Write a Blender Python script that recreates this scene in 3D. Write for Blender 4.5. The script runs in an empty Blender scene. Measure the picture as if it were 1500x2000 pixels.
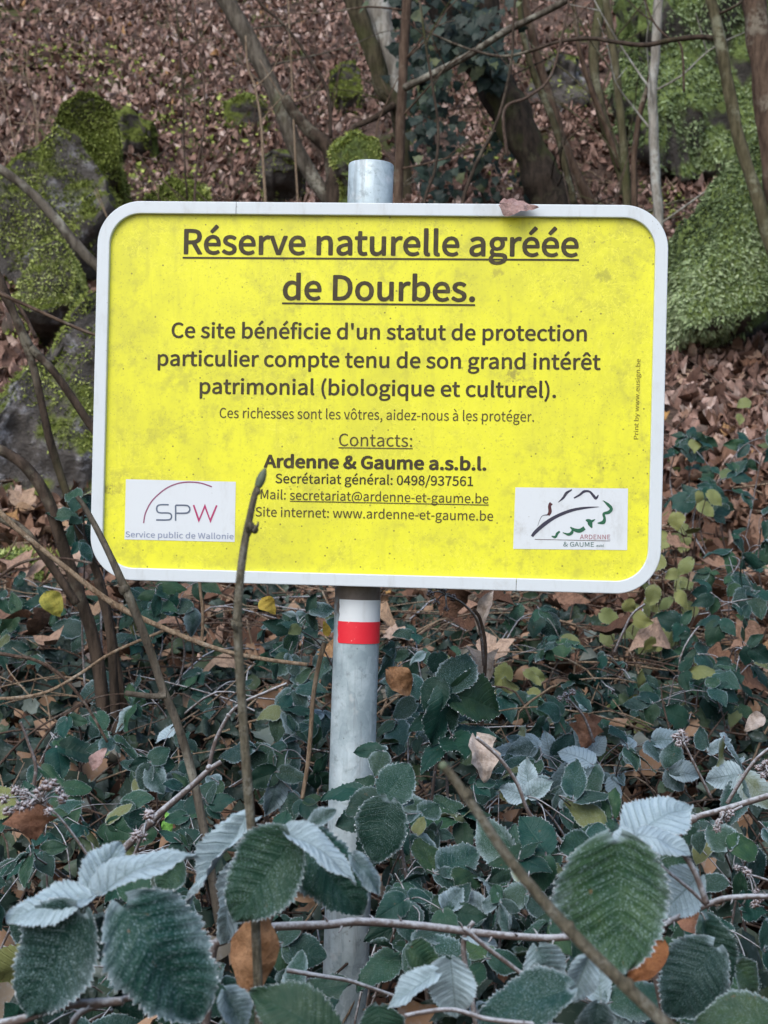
import bpy, bmesh, math, random
import numpy as np
from mathutils import Vector, Matrix, noise as mnoise
R_ = math.radians
random.seed(7)
RNG = np.random.default_rng(11)
S = bpy.context.scene
COL = S.collection

# ------------------------------------------------------------------ camera, sky, sun, exposure
CAM_Z = 1.3
F = 2888.0                      # focal length in photograph pixels (1500 x 2000)
cam_d = bpy.data.cameras.new('camera')
cam = bpy.data.objects.new('camera', cam_d); COL.objects.link(cam)
cam.location = (0, 0, CAM_Z); cam.rotation_euler = (R_(90), 0, 0)
cam_d.sensor_fit = 'VERTICAL'; cam_d.sensor_height = 36.0; cam_d.lens = 36.0 * F / 2000
cam_d.clip_start = 0.05; cam_d.clip_end = 300
cam_d.dof.use_dof = True; cam_d.dof.focus_distance = 1.93; cam_d.dof.aperture_fstop = 14
S.camera = cam

SUN_EL, SUN_AZ = 48, 205        # degrees; azimuth measured from +Y towards +X, so behind and left of the camera
w = bpy.data.worlds.new('World'); S.world = w; w.use_nodes = True
wn = w.node_tree.nodes; wl = w.node_tree.links
sky = wn.new('ShaderNodeTexSky'); sky.sky_type = 'NISHITA'; sky.sun_disc = False
sky.sun_elevation = R_(SUN_EL); sky.sun_rotation = R_(SUN_AZ); sky.air_density = 1.0; sky.dust_density = 3.0; sky.ozone_density = 1.0
bg = wn['Background']; bg.inputs[1].default_value = 0.15
wl.new(sky.outputs[0], bg.inputs[0])
sd = bpy.data.lights.new('sun', 'SUN'); sd.energy = 1.1; sd.angle = R_(55); sd.color = (1.0, 0.99, 0.97)
sun = bpy.data.objects.new('sun', sd); COL.objects.link(sun)
dv = Vector((math.sin(R_(SUN_AZ)) * math.cos(R_(SUN_EL)), math.cos(R_(SUN_AZ)) * math.cos(R_(SUN_EL)), math.sin(R_(SUN_EL))))
sun.rotation_euler = dv.to_track_quat('Z', 'Y').to_euler()
vs = S.view_settings
vs.view_transform = 'Standard'; vs.look = 'None'; vs.gamma = 1; vs.use_curve_mapping = False
vs.exposure = 0.62

# ------------------------------------------------------------------ helpers
def P(px, py, d):
    return Vector(((px - 750) / F * d, d, CAM_Z + (1000 - py) / F * d))

PY = [-4, 0, 1.2, 2.0, 3.0, 3.8, 4.6, 5.5, 6.5, 8.5, 11.5, 14, 20, 48]
PZ = [-1.35, -1.2, -1.08, -.86, -.60, -.42, -.16, .19, .68, 1.77, 3.98, 6.3, 11.5, 33]
def vnoise(x, y, seed=0):
    x = np.asarray(x, float); y = np.asarray(y, float)
    xi = np.floor(x).astype(np.int64); yi = np.floor(y).astype(np.int64)
    xf = x - xi; yf = y - yi
    u = xf * xf * (3 - 2 * xf); v = yf * yf * (3 - 2 * yf)
    def h(a, b):
        n = (a * 374761393 + b * 668265263 + seed * 974711) & 0x7fffffff
        n = ((n ^ (n >> 13)) * 1274126177) & 0x7fffffff
        return ((n ^ (n >> 16)) & 0xffff) / 65535.0
    return (h(xi, yi) * (1 - u) + h(xi + 1, yi) * u) * (1 - v) + (h(xi, yi + 1) * (1 - u) + h(xi + 1, yi + 1) * u) * v
def fbm(x, y, o=4, seed=0):
    s = 0; a = .5
    for k in range(o):
        s = s + a * (vnoise(x * 2 ** k, y * 2 ** k, seed + k) - .5); a *= .5
    return s
def gz(x, y):
    x = np.asarray(x, float); y = np.asarray(y, float)
    z = np.interp(y, PY, PZ)
    z = (z + np.interp(y + .5, PY, PZ) + np.interp(y - .5, PY, PZ)) / 3
    amp = np.clip((y - 1) / 5, .15, 1)
    return CAM_Z + z + amp * (.5 * fbm(x * .7, y * .7, 3, 3) + .12 * fbm(x * 3.2, y * 3.2, 3, 9))
def G(px, py, lo=1.5, hi=30):
    prev = lo
    d = lo
    while d < hi:
        p = P(px, py, d)
        if p.z < float(gz(p.x, p.y)): break
        prev = d; d += .05
    for _ in range(12):
        m = (prev + d) / 2; p = P(px, py, m)
        if p.z < float(gz(p.x, p.y)): d = m
        else: prev = m
    return P(px, py, d)

def tag(o, label=None, cat=None, group=None, kind=None):
    if label: o['label'] = label
    if cat: o['category'] = cat
    if group: o['group'] = group
    if kind: o['kind'] = kind
    return o
def empty(name, loc, label, cat, group=None):
    o = bpy.data.objects.new(name, None); COL.objects.link(o)
    o.empty_display_size = .05; o.location = loc
    return tag(o, label, cat, group)
def wloc(o):
    return Vector(o.location) if o.parent is None else wloc(o.parent) + Vector(o.location)
def mesh(name, verts, faces, mats, parent=None, origin=None, smooth=True, fmat=None):
    """verts in world space; origin: where the object's own origin goes"""
    v = np.asarray(verts, float).reshape(-1, 3)
    po = wloc(parent) if parent else Vector((0, 0, 0))
    if origin is None:
        origin = po if parent else Vector((float(v[:, 0].mean()), float(v[:, 1].mean()), float(v[:, 2].min())))
    origin = Vector(origin)
    me = bpy.data.meshes.new(name)
    vv = v - np.array(origin)
    if isinstance(faces, np.ndarray):
        nf, k = faces.shape
        me.vertices.add(len(vv)); me.vertices.foreach_set('co', vv.ravel())
        me.loops.add(nf * k); me.loops.foreach_set('vertex_index', faces.ravel().astype(np.int32))
        me.polygons.add(nf); me.polygons.foreach_set('loop_start', np.arange(0, nf * k, k, dtype=np.int32))
        me.polygons.foreach_set('loop_total', np.full(nf, k, dtype=np.int32))
        me.update(calc_edges=True)
    else:
        me.from_pydata([tuple(a) for a in vv], [], faces)
    me.update()
    for m in (mats if isinstance(mats, (list, tuple)) else [mats]): me.materials.append(m)
    if smooth: me.polygons.foreach_set('use_smooth', [True] * len(me.polygons))
    if fmat is not None: me.polygons.foreach_set('material_index', np.asarray(fmat, dtype=np.int32))
    o = bpy.data.objects.new(name, me); COL.objects.link(o)
    o.parent = parent; o.location = origin - po
    return o
def place(name, me, mat, parent):
    """an instance of shared mesh data placed with world matrix mat below parent (which has no rotation)"""
    o = bpy.data.objects.new(name, me); COL.objects.link(o)
    if parent:
        o.parent = parent; mat = Matrix.Translation(-wloc(parent)) @ mat
    o.matrix_basis = mat
    return o

# ---- material building
class NT:
    def __init__(s, name):
        s.m = bpy.data.materials.new(name); s.m.use_nodes = True
        s.t = s.m.node_tree; s.n = s.t.nodes; s.l = s.t.links
        s.b = s.n['Principled BSDF']
    def node(s, typ, **kw):
        n = s.n.new(typ)
        for k, v in kw.items(): setattr(n, k, v)
        return n
    def put(s, sock, v):
        if isinstance(v, bpy.types.NodeSocket): s.l.new(v, sock)
        elif isinstance(v, (tuple, list)):
            sock.default_value = tuple(v) + ((1,) if len(v) == 3 and len(sock.default_value) == 4 else ())
        else: sock.default_value = v
    def math(s, op, a, b=0.0, c=None):
        n = s.node('ShaderNodeMath', operation=op)
        s.put(n.inputs[0], a); s.put(n.inputs[1], b)
        if c is not None: s.put(n.inputs[2], c)
        return n.outputs[0]
    def step(s, x, a, b, lo=0.0, hi=1.0):
        n = s.node('ShaderNodeMapRange', interpolation_type='SMOOTHSTEP')
        s.put(n.inputs[0], x); s.put(n.inputs[1], a); s.put(n.inputs[2], b); s.put(n.inputs[3], lo); s.put(n.inputs[4], hi)
        return n.outputs[0]
    def mix(s, f, a, b, mode='MIX'):
        n = s.node('ShaderNodeMix', data_type='RGBA', blend_type=mode)
        s.put(n.inputs[0], f); s.put(n.inputs[6], a); s.put(n.inputs[7], b)
        return n.outputs[2]
    def noise(s, scale, detail=4, rough=.6, vec=None, dist=0.0):
        n = s.node('ShaderNodeTexNoise'); n.inputs['Scale'].default_value = scale
        n.inputs['Detail'].default_value = detail; n.inputs['Roughness'].default_value = rough; n.inputs['Distortion'].default_value = dist
        s.l.new(vec if vec is not None else s.obj(), n.inputs['Vector'])
        return n.outputs[0]
    def voro(s, scale, vec=None, feature='F1', out=0, rnd=1.0):
        n = s.node('ShaderNodeTexVoronoi', feature=feature); n.inputs['Scale'].default_value = scale
        n.inputs['Randomness'].default_value = rnd
        s.l.new(vec if vec is not None else s.obj(), n.inputs['Vector'])
        return n.outputs[out]
    def obj(s):
        if not hasattr(s, '_o'): s._o = s.node('ShaderNodeTexCoord').outputs['Object']
        return s._o
    def mapping(s, scale=(1, 1, 1), loc=(0, 0, 0), vec=None):
        n = s.node('ShaderNodeMapping'); s.l.new(vec if vec is not None else s.obj(), n.inputs[0])
        n.inputs['Scale'].default_value = scale; n.inputs['Location'].default_value = loc
        return n.outputs[0]
    def ramp(s, f, stops):
        n = s.node('ShaderNodeValToRGB'); s.put(n.inputs[0], f)
        e = n.color_ramp.elements
        while len(e) < len(stops): e.new(.5)
        for k, (p, c) in enumerate(stops): e[k].position = p; e[k].color = tuple(c) + (1,)
        return n.outputs[0]
    def attr(s, name, typ='GEOMETRY', out=2):
        n = s.node('ShaderNodeAttribute', attribute_name=name, attribute_type=typ); return n.outputs[out]
    def bump(s, h, strength=.5, dist=.01):
        n = s.node('ShaderNodeBump'); s.put(n.inputs['Height'], h)
        n.inputs['Strength'].default_value = strength; n.inputs['Distance'].default_value = dist
        s.l.new(n.outputs[0], s.b.inputs['Normal'])
    def done(s, color, rough=.8, spec=.3, sub=None, **kw):
        s.put(s.b.inputs['Base Color'], color); s.put(s.b.inputs['Roughness'], rough)
        s.put(s.b.inputs['Specular IOR Level'], spec)
        for k, v in kw.items(): s.put(s.b.inputs[k.replace('_', ' ')], v)
        return s.m

def m_plain(name, c, rough=.7, spec=.3, var=.25, scale=60):
    t = NT(name); n = t.noise(scale, 5)
    return t.done(t.mix(t.math('MULTIPLY', n, var * 2), tuple(c), tuple(x * (1 - var) * .6 for x in c)), rough, spec)

# bark: two browns, lichen patches, ridges along the stem
def m_bark(name, a, b, lichen, amount=.5, moss=0.0, scale=14):
    t = NT(name)
    st = t.mapping((3, 3, .7))
    n1 = t.noise(scale, 6, .65, st); n2 = t.noise(scale * .35, 4, .6); n3 = t.noise(scale * 2.2, 5, .7)
    c = t.mix(t.step(n1, .35, .65), tuple(a), tuple(b))
    lm = t.math('MULTIPLY', t.step(n2, .62 - .25 * amount, .72 - .2 * amount), t.step(n3, .4, .58))
    c = t.mix(t.math('MULTIPLY', lm, .85), c, tuple(lichen))
    if moss:
        mm = t.step(t.noise(scale * .2, 4, .6, t.mapping((1, 1, .6), (5, 3, 1))), .62 - .3 * moss, .75 - .3 * moss)
        c = t.mix(t.math('MULTIPLY', mm, .75), c, (.050, .058, .020))
    t.bump(t.math('ADD', n1, t.math('MULTIPLY', n3, .5)), .8, .012)
    return t.done(c, .9, .2)
BARK_GREY = m_bark('bark_grey', (.05, .043, .034), (.125, .112, .092), (.27, .27, .23), .5, .12)
BARK_DARK = m_bark('bark_dark', (.026, .020, .015), (.07, .052, .040), (.17, .16, .125), .38, .15)
BARK_BROWN = m_bark('bark_brown', (.05, .033, .024), (.12, .085, .062), (.22, .2, .16), .3)
BARK_PALE = m_bark('bark_pale', (.16, .15, .13), (.32, .31, .28), (.42, .44, .42), .6)
BARK_OLIVE = m_bark('bark_olive', (.05, .045, .025), (.11, .1, .06), (.2, .21, .15), .4, .25)
BARK_MOSSY = m_bark('bark_mossy', (.03, .026, .016), (.08, .07, .045), (.16, .15, .11), .4, .45)
STRAW = m_bark('straw', (.17, .12, .08), (.32, .25, .18), (.4, .36, .3), .3, 0, 60)
TWIG = m_bark('twig', (.06, .04, .032), (.13, .095, .075), (.22, .2, .18), .3, 0, 60)
SHOOT = m_bark('shoot_bark', (.10, .092, .066), (.19, .175, .13), (.27, .27, .23), .5, 0, 120)
BUD = m_plain('bud_scales', (.13, .17, .11), .6, .3, .4, 200)

def m_frosted_stem():
    t = NT('frosted_cane')
    g = t.node('ShaderNodeNewGeometry'); sep = t.node('ShaderNodeSeparateXYZ'); t.l.new(g.outputs['Normal'], sep.inputs[0])
    n = t.noise(160, 4, .7); n2 = t.noise(14, 3)
    f = t.math('ADD', t.math('MULTIPLY', sep.outputs[2], .35), t.math('MULTIPLY', n, .9))
    f = t.step(t.math('ADD', f, t.math('MULTIPLY', n2, .5)), .64, 1.15)
    c = t.mix(n2, (.06, .045, .042), (.12, .095, .085))
    t.bump(n, .8, .002)
    return t.done(t.mix(f, c, (.40, .44, .49)), .8, .3)
CANE = m_frosted_stem()
FROST = NT('hoar_frost').done((.6, .67, .73), .5, .4)

def tube_geo(pts, rad, sides=8, bump=0.0, seg=None, seed=0, cap=True):
    """smooth tube through pts; returns verts, faces"""
    pts = [Vector(p) for p in pts]; n = len(pts)
    if not hasattr(rad, '__len__'): rad = [rad] * n
    if len(rad) == 2 and n > 2: rad = [rad[0] + (rad[1] - rad[0]) * i / (n - 1) for i in range(n)]
    k = seg or 6
    cs, rs = [], []
    for i in range(n - 1):
        p0 = pts[max(i - 1, 0)]; p1 = pts[i]; p2 = pts[i + 1]; p3 = pts[min(i + 2, n - 1)]
        for j in range(k):
            t = j / k
            cs.append(.5 * ((2 * p1) + (p2 - p0) * t + (2 * p0 - 5 * p1 + 4 * p2 - p3) * t * t + (3 * p1 - p0 - 3 * p2 + p3) * t ** 3))
            rs.append(rad[i] * (1 - t) + rad[i + 1] * t)
    cs.append(pts[-1]); rs.append(rad[-1])
    V, Fc = [], []
    up = Vector((0.31, .9, .2)).normalized(); prev = None
    for i, c in enumerate(cs):
        t = (cs[min(i + 1, len(cs) - 1)] - cs[max(i - 1, 0)])
        t = t.normalized() if t.length > 1e-9 else Vector((0, 0, 1))
        a = (up - t * up.dot(t)).normalized(); b = t.cross(a); up = a
        for s in range(sides):
            an = 2 * math.pi * s / sides
            r = rs[i]
            if bump: r *= 1 + bump * mnoise.noise(Vector((c.x * 9 + math.cos(an) * 1.3 + seed, c.y * 9 + math.sin(an) * 1.3, c.z * 9 + seed)))
            V.append(c + (a * math.cos(an) + b * math.sin(an)) * r)
    m = len(cs)
    for i in range(m - 1):
        for s in range(sides):
            q = (s + 1) % sides
            Fc.append((i * sides + s, i * sides + q, (i + 1) * sides + q, (i + 1) * sides + s))
    if cap:
        Fc.append(tuple(range(sides))[::-1]); Fc.append(tuple((m - 1) * sides + s for s in range(sides)))
    return V, Fc
class MB:
    def __init__(s): s.v = []; s.f = []; s.m = []
    def add(s, g, mi=0):
        o = len(s.v); s.v += [tuple(x) for x in g[0]]; s.f += [tuple(i + o for i in q) for q in g[1]]; s.m += [mi] * len(g[1]); return s
    def tube(s, *a, mi=0, **k): return s.add(tube_geo(*a, **k), mi)
    def blob(s, c, r, sub=1, rough=.25, sc=(1, 1, 1), mi=0):
        bm = bmesh.new(); bmesh.ops.create_icosphere(bm, subdivisions=sub, radius=1)
        c = Vector(c); off = random.random() * 50
        V = [c + Vector((v.co.x * sc[0], v.co.y * sc[1], v.co.z * sc[2])) * r * (1 + rough * mnoise.noise(v.co * 2.3 + Vector((off, 0, 0)))) for v in bm.verts]
        Fc = [tuple(v.index for v in f.verts) for f in bm.faces]; bm.free()
        return s.add((V, Fc), mi)
    def build(s, name, mats, parent=None, origin=None, smooth=True):
        return mesh(name, s.v, s.f, mats, parent, origin, smooth, s.m if isinstance(mats, (list, tuple)) else None)
# ------------------------------------------------------------------ the hillside
def make_ground():
    ys = np.concatenate([np.arange(-4, 1.5, .25), np.arange(1.5, 14, .06), np.arange(14, 48, .8)])
    xs = np.concatenate([np.arange(-26, -5, 1.0), np.arange(-5, 5, .07), np.arange(5, 26.5, 1.0)])
    X, Y = np.meshgrid(xs, ys)
    Z = gz(X, Y) + .02 * fbm(X * 11, Y * 11, 3, 30)
    V = np.stack([X, Y, Z], -1).reshape(-1, 3)
    a = np.arange(len(ys) - 1)[:, None] * len(xs) + np.arange(len(xs) - 1)[None]
    a = a.ravel(); Fc = np.stack([a, a + 1, a + 1 + len(xs), a + len(xs)], 1)
    t = NT('forest_soil')
    n1 = t.noise(2.2, 6); n2 = t.noise(25, 6, .7); n3 = t.noise(.9, 5, .65)
    n4 = t.noise(70, 5, .75); c = t.mix(t.step(t.math('ADD', t.math('MULTIPLY', n2, .5), t.math('MULTIPLY', n4, .5)), .35, .65), (.035, .026, .021), (.17, .12, .10))
    c = t.mix(t.step(n1, .52, .62), c, (.07, .085, .03))
    t.bump(n2, .9, .03)
    o = mesh('ground', V, Fc, t.done(c, .95, .1), None, (0, 0, 0))
    tag(o, 'steep wooded hillside floor rising behind the sign', None, None, 'structure'); return o
ground = make_ground()

def m_leafy(name, stops, rough=.75, trans=0.0):
    """many-leaf material: 'tone' chooses the leaf's colour, noise mottles it"""
    t = NT(name)
    tone = t.attr('tone')
    c = t.ramp(tone, stops)
    n = t.noise(70, 4, .7)
    c = t.mix(t.math('MULTIPLY', t.step(n, .35, .7), .45), c, (.03, .02, .014))
    return t.done(c, rough, .25)
LITTER = m_leafy('leaf_litter', [(0, (.08, .046, .036)), (.22, (.19, .112, .088)), (.48, (.32, .205, .168)), (.72, (.44, .315, .272)), (.9, (.60, .50, .46)), (1, (.44, .26, .12))])
LITTER_WARM = m_leafy('leaf_litter_warm', [(0, (.05, .026, .017)), (.3, (.15, .080, .052)), (.62, (.30, .18, .125)), (.88, (.48, .35, .28)), (1, (.38, .22, .08))])

def leaf_template(kind, nu=6):
    """flat leaf outline split down the midrib: rows of (left, mid, right)"""
    us = np.linspace(0, 1, nu + 1)
    V, Fc = [], []
    if kind == 'oval': ws = .30 * np.sin(np.pi * us ** .85) ** .8
    elif kind == 'oak': ws = .30 * np.sin(np.pi * us ** 1.1) ** .7 * (1 - .32 * (np.arange(nu + 1) % 2))
    elif kind == 'maple': ws = np.interp(us, [0, .12, .3, .42, .62, .8, 1], [.05, .45, .30, .50, .22, .15, 0])
    else: ws = .36 * np.sin(np.pi * us ** .7) ** .9
    ws[0] = max(ws[0], .02); ws[-1] = .005
    for i, u in enumerate(us):
        for s in (-1, 0, 1): V.append((u - .5 - .1 * abs(s) * (1 - u), s * ws[i], 0))
    for i in range(nu):
        for j in (0, 1):
            a = i * 3 + j; Fc.append((a, a + 3, a + 4, a + 1))
    return np.array(V), np.array(Fc)
def euler_mats(yaw, normal, n):
    """rotation whose z is 'normal' with a random yaw about it"""
    z = normal / np.linalg.norm(normal, axis=1, keepdims=True)
    r = np.stack([np.cos(yaw), np.sin(yaw), np.zeros(n)], 1)
    x = r - z * (r * z).sum(1, keepdims=True); x /= np.linalg.norm(x, axis=1, keepdims=True) + 1e-9
    y = np.cross(z, x)
    return np.stack([x, y, z], 2)
def scatter(tmpl, pos, normal, size, curl, fold, tone):
    V, Fc = tmpl; n = len(pos); k = len(V)
    M = euler_mats(RNG.uniform(0, 2 * np.pi, n), normal, n)
    L = np.repeat(V[None], n, 0).copy()
    c1 = RNG.uniform(-curl, curl, (n, 1)); c2 = RNG.uniform(-fold * .3, fold, (n, 1)); tw = RNG.uniform(-1, 1, (n, 1))
    L[:, :, 2] += c1 * (L[:, :, 0] ** 2 * 3 - .2) + c2 * np.abs(L[:, :, 1]) * 2 + tw * L[:, :, 0] * L[:, :, 1] * 1.6 + RNG.normal(0, .035, (n, k))
    L[:, :, 0] *= 1 - np.abs(c1) * .5
    L *= size[:, None, None]
    W = np.einsum('nij,nkj->nki', M, L) + pos[:, None, :]
    FF = (Fc[None] + (np.arange(n) * k)[:, None, None]).reshape(-1, Fc.shape[1])
    return W.reshape(-1, 3), FF, np.repeat(tone, k)
def join_build(name, parts, mat, parent=None, kind='stuff', label=None, cat=None):
    V, Fc, T = [], [], []; o = 0
    for v, f, t in parts:
        V.append(v); Fc.append(f + o); T.append(t); o += len(v)
    ob = mesh(name, np.concatenate(V), np.concatenate(Fc), mat, parent, (0, 0, 0) if parent is None else None, smooth=False)
    a = ob.data.attributes.new('tone', 'FLOAT', 'POINT'); a.data.foreach_set('value', np.concatenate(T).astype(np.float32))
    return tag(ob, label, cat, None, kind)
def gnormal(x, y):
    e = .15
    dx = (gz(x + e, y) - gz(x - e, y)) / (2 * e); dy = (gz(x, y + e) - gz(x, y - e)) / (2 * e)
    return np.stack([-dx, -dy, np.ones_like(dx)], 1)
TM = {k: leaf_template(k) for k in ('oval', 'oak', 'maple', 'round')}
TM4 = {k: leaf_template(k, 4) for k in TM}
def litter(n, y0, y1, size, warm=False, wide=1.0):
    y = RNG.uniform(y0, y1, n); x = RNG.uniform(-1, 1, n) * (y * .42 + 1.3) * wide
    keep = np.ones(n, bool)
    bare = fbm(x * 1.1, y * 1.1, 3, 50)
    keep = RNG.uniform(0, 1, n) > np.clip((bare - .06) * 6, 0, .7)
    x, y = x[keep], y[keep]; n = len(x)
    nor = gnormal(x, y) + RNG.normal(0, .62, (n, 3)); nor[:, 2] = np.abs(nor[:, 2]) + .15
    sz = size * RNG.uniform(.55, 1.3, n)
    pos = np.stack([x, y, gz(x, y) + RNG.uniform(0.0, .06, n)], 1)
    tone = np.clip(RNG.beta(1.25, 1.6, n) * .95 - .35 * np.clip((3.9 - y) / 1.2, 0, 1) + .4 * fbm(x * .8, y * .8, 3, 77) + np.where(RNG.uniform(0, 1, n) > .96, .25, 0), 0, 1)  # tone drops on the near slope: shade under the brambles painted into the leaves
    kind = RNG.integers(0, 4, n); out = []
    for i, k in enumerate(('oval', 'oak', 'maple', 'round')):
        m = kind == i
        out.append(scatter((TM4 if y0 > 7 else TM)[k], pos[m], nor[m], sz[m], 1.5, 1.3, tone[m]))
    return out
join_build('leaf_litter', litter(30000, 5.2, 8, .064) + litter(80000, 7.6, 17, .056), LITTER, None, 'stuff', 'thick carpet of fallen brown leaves over the upper hillside', 'leaf litter')
join_build('leaf_litter', litter(14000, 2.2, 5.6, .068), LITTER_WARM, None, 'stuff', 'orange brown fallen leaves on the lower slope among the brambles', 'leaf litter')
# light debris: twigs lying in the leaves
def debris(n):
    mb = MB()
    for i in range(n):
        y = random.uniform(2.4, 12); x = random.uniform(-1, 1) * (y * .3 + .5)
        a = random.uniform(0, 6.28); L = random.uniform(.1, .5) * (2.2 if random.random() < .12 else 1)
        pts = []
        for k in (-.5, 0, .5):
            xx = x + math.cos(a) * L * k + random.gauss(0, .012); yy = y + math.sin(a) * L * k + random.gauss(0, .012)
            pts.append((xx, yy, float(gz(xx, yy)) + .035 + random.uniform(0, .05)))
        mb.tube(pts, [.0045, .0018], sides=4, seg=2, cap=False, mi=1 if random.random() < .35 else 0)
    tag(mb.build('fallen_twigs', [TWIG, STRAW], None, (0, 0, 0)), 'thin fallen twigs scattered over the leaf litter', 'twigs', None, 'stuff')
debris(1500)

# the nearest fallen leaves, one by one
def big_leaf_mesh(kind, seed):
    rs = np.random.default_rng(seed)
    V, Fc = leaf_template(kind, 8)
    V = V.copy(); V[:, 2] += rs.uniform(-1, 1) * (V[:, 0] ** 2 * 1.6) + rs.uniform(.1, .9) * np.abs(V[:, 1]) + rs.uniform(-1, 1) * V[:, 0] * V[:, 1] * 1.6 + rs.normal(0, .03, len(V))
    me = bpy.data.meshes.new('dead_leaf'); me.from_pydata([tuple(a) for a in V], [], [tuple(int(i) for i in q) for q in Fc])
    me.polygons.foreach_set('use_smooth', [True] * len(me.polygons)); me.update()
    return me
def m_dead():
    t = NT('dead_leaf')
    oi = t.node('ShaderNodeObjectInfo'); r = oi.outputs['Random']
    c = t.ramp(r, [(0, (.08, .042, .028)), (.3, (.20, .11, .072)), (.6, (.33, .21, .15)), (.85, (.47, .36, .29)), (1, (.36, .21, .09))])
    n = t.noise(7, 5, .7); m = t.node('ShaderNodeTexCoord').outputs['Generated']
    c = t.mix(t.math('MULTIPLY', t.step(n, .4, .7), .5), c, (.05, .028, .018))
    t.bump(t.noise(14, 4), .5, .08)
    return t.done(c, .75, .25)
DEAD = m_dead()
dead_meshes = [big_leaf_mesh(k, s) for s, k in enumerate(['oval', 'oak', 'maple', 'round', 'oak', 'maple', 'maple'])]
for m in dead_meshes: m.materials.append(DEAD)
def rot_from(x, nrm):
    x = Vector(x).normalized(); z = Vector(nrm); z = (z - x * z.dot(x)).normalized(); y = z.cross(x)
    return Matrix((x, y, z)).transposed().to_4x4()
cnt = 0
while cnt < 290:
    py = random.choice([random.uniform(540, 1100), random.uniform(1000, 1500)])
    px = random.choice([random.uniform(1290, 1500), random.uniform(1200, 1500), random.uniform(-10, 200)]) if py < 1130 else random.uniform(-10, 1500)
    g = G(px, py)
    cnt += 1
    if py > 1180: g = g + Vector((0, -random.uniform(0, .35), random.uniform(.02, .26)))
    z = Vector((random.gauss(0, .45), random.gauss(-.5, .4), 1)).normalized()
    a = random.uniform(0, 6.28); s = random.uniform(.06, .105)
    place('dead_leaf', random.choice(dead_meshes), Matrix.Translation(g + Vector((0, 0, .03 + random.uniform(0, .04)))) @ rot_from((math.cos(a), math.sin(a), random.gauss(0, .3)), z) @ Matrix.Diagonal((s, s, s, 1)), ground)

# ------------------------------------------------------------------ mossy rocks
def m_rock(name, moss=.5, pale=.5, bright=0.0):
    t = NT(name)
    g = t.node('ShaderNodeNewGeometry'); sp = t.node('ShaderNodeSeparateXYZ'); t.l.new(g.outputs['Normal'], sp.inputs[0])
    n1 = t.noise(5, 6, .65); n2 = t.noise(22, 6, .7); n3 = t.noise(2.2, 4, .6); n4 = t.noise(60, 4, .7)
    stone = t.mix(n2, (.045, .042, .04), (.17, .16, .155))
    lich = t.math('MULTIPLY', t.step(n1, .60 - .14 * pale, .68 - .1 * pale), t.step(n2, .38, .55))
    stone = t.mix(t.math('MULTIPLY', lich, .8), stone, (.40, .41, .45))
    f = t.math('ADD', t.math('MULTIPLY', sp.outputs[2], .55), t.math('MULTIPLY', n3, 1.0))
    f = t.math('ADD', f, t.math('MULTIPLY', n2, .35))
    f = t.step(f, 1.12 - .95 * moss, 1.3 - .95 * moss)
    mo = t.mix(n4, (.06, .07, .02), (.20 + .12 * bright, .26 + .20 * bright, .06 + .10 * bright))
    c = t.mix(f, stone, mo)
    t.bump(t.math('ADD', n2, t.math('MULTIPLY', n4, .4)), 1.0, .03)
    return t.done(c, .95, .15)
MOSS = m_leafy('moss', [(0, (.06, .08, .02)), (.35, (.22, .28, .06)), (.7, (.42, .50, .14)), (1, (.55, .62, .28))], .9)
MOSS_PALE = m_leafy('moss_pale', [(0, (.05, .08, .035)), (.3, (.16, .235, .11)), (.65, (.32, .43, .22)), (1, (.52, .63, .40))], .9)
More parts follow.
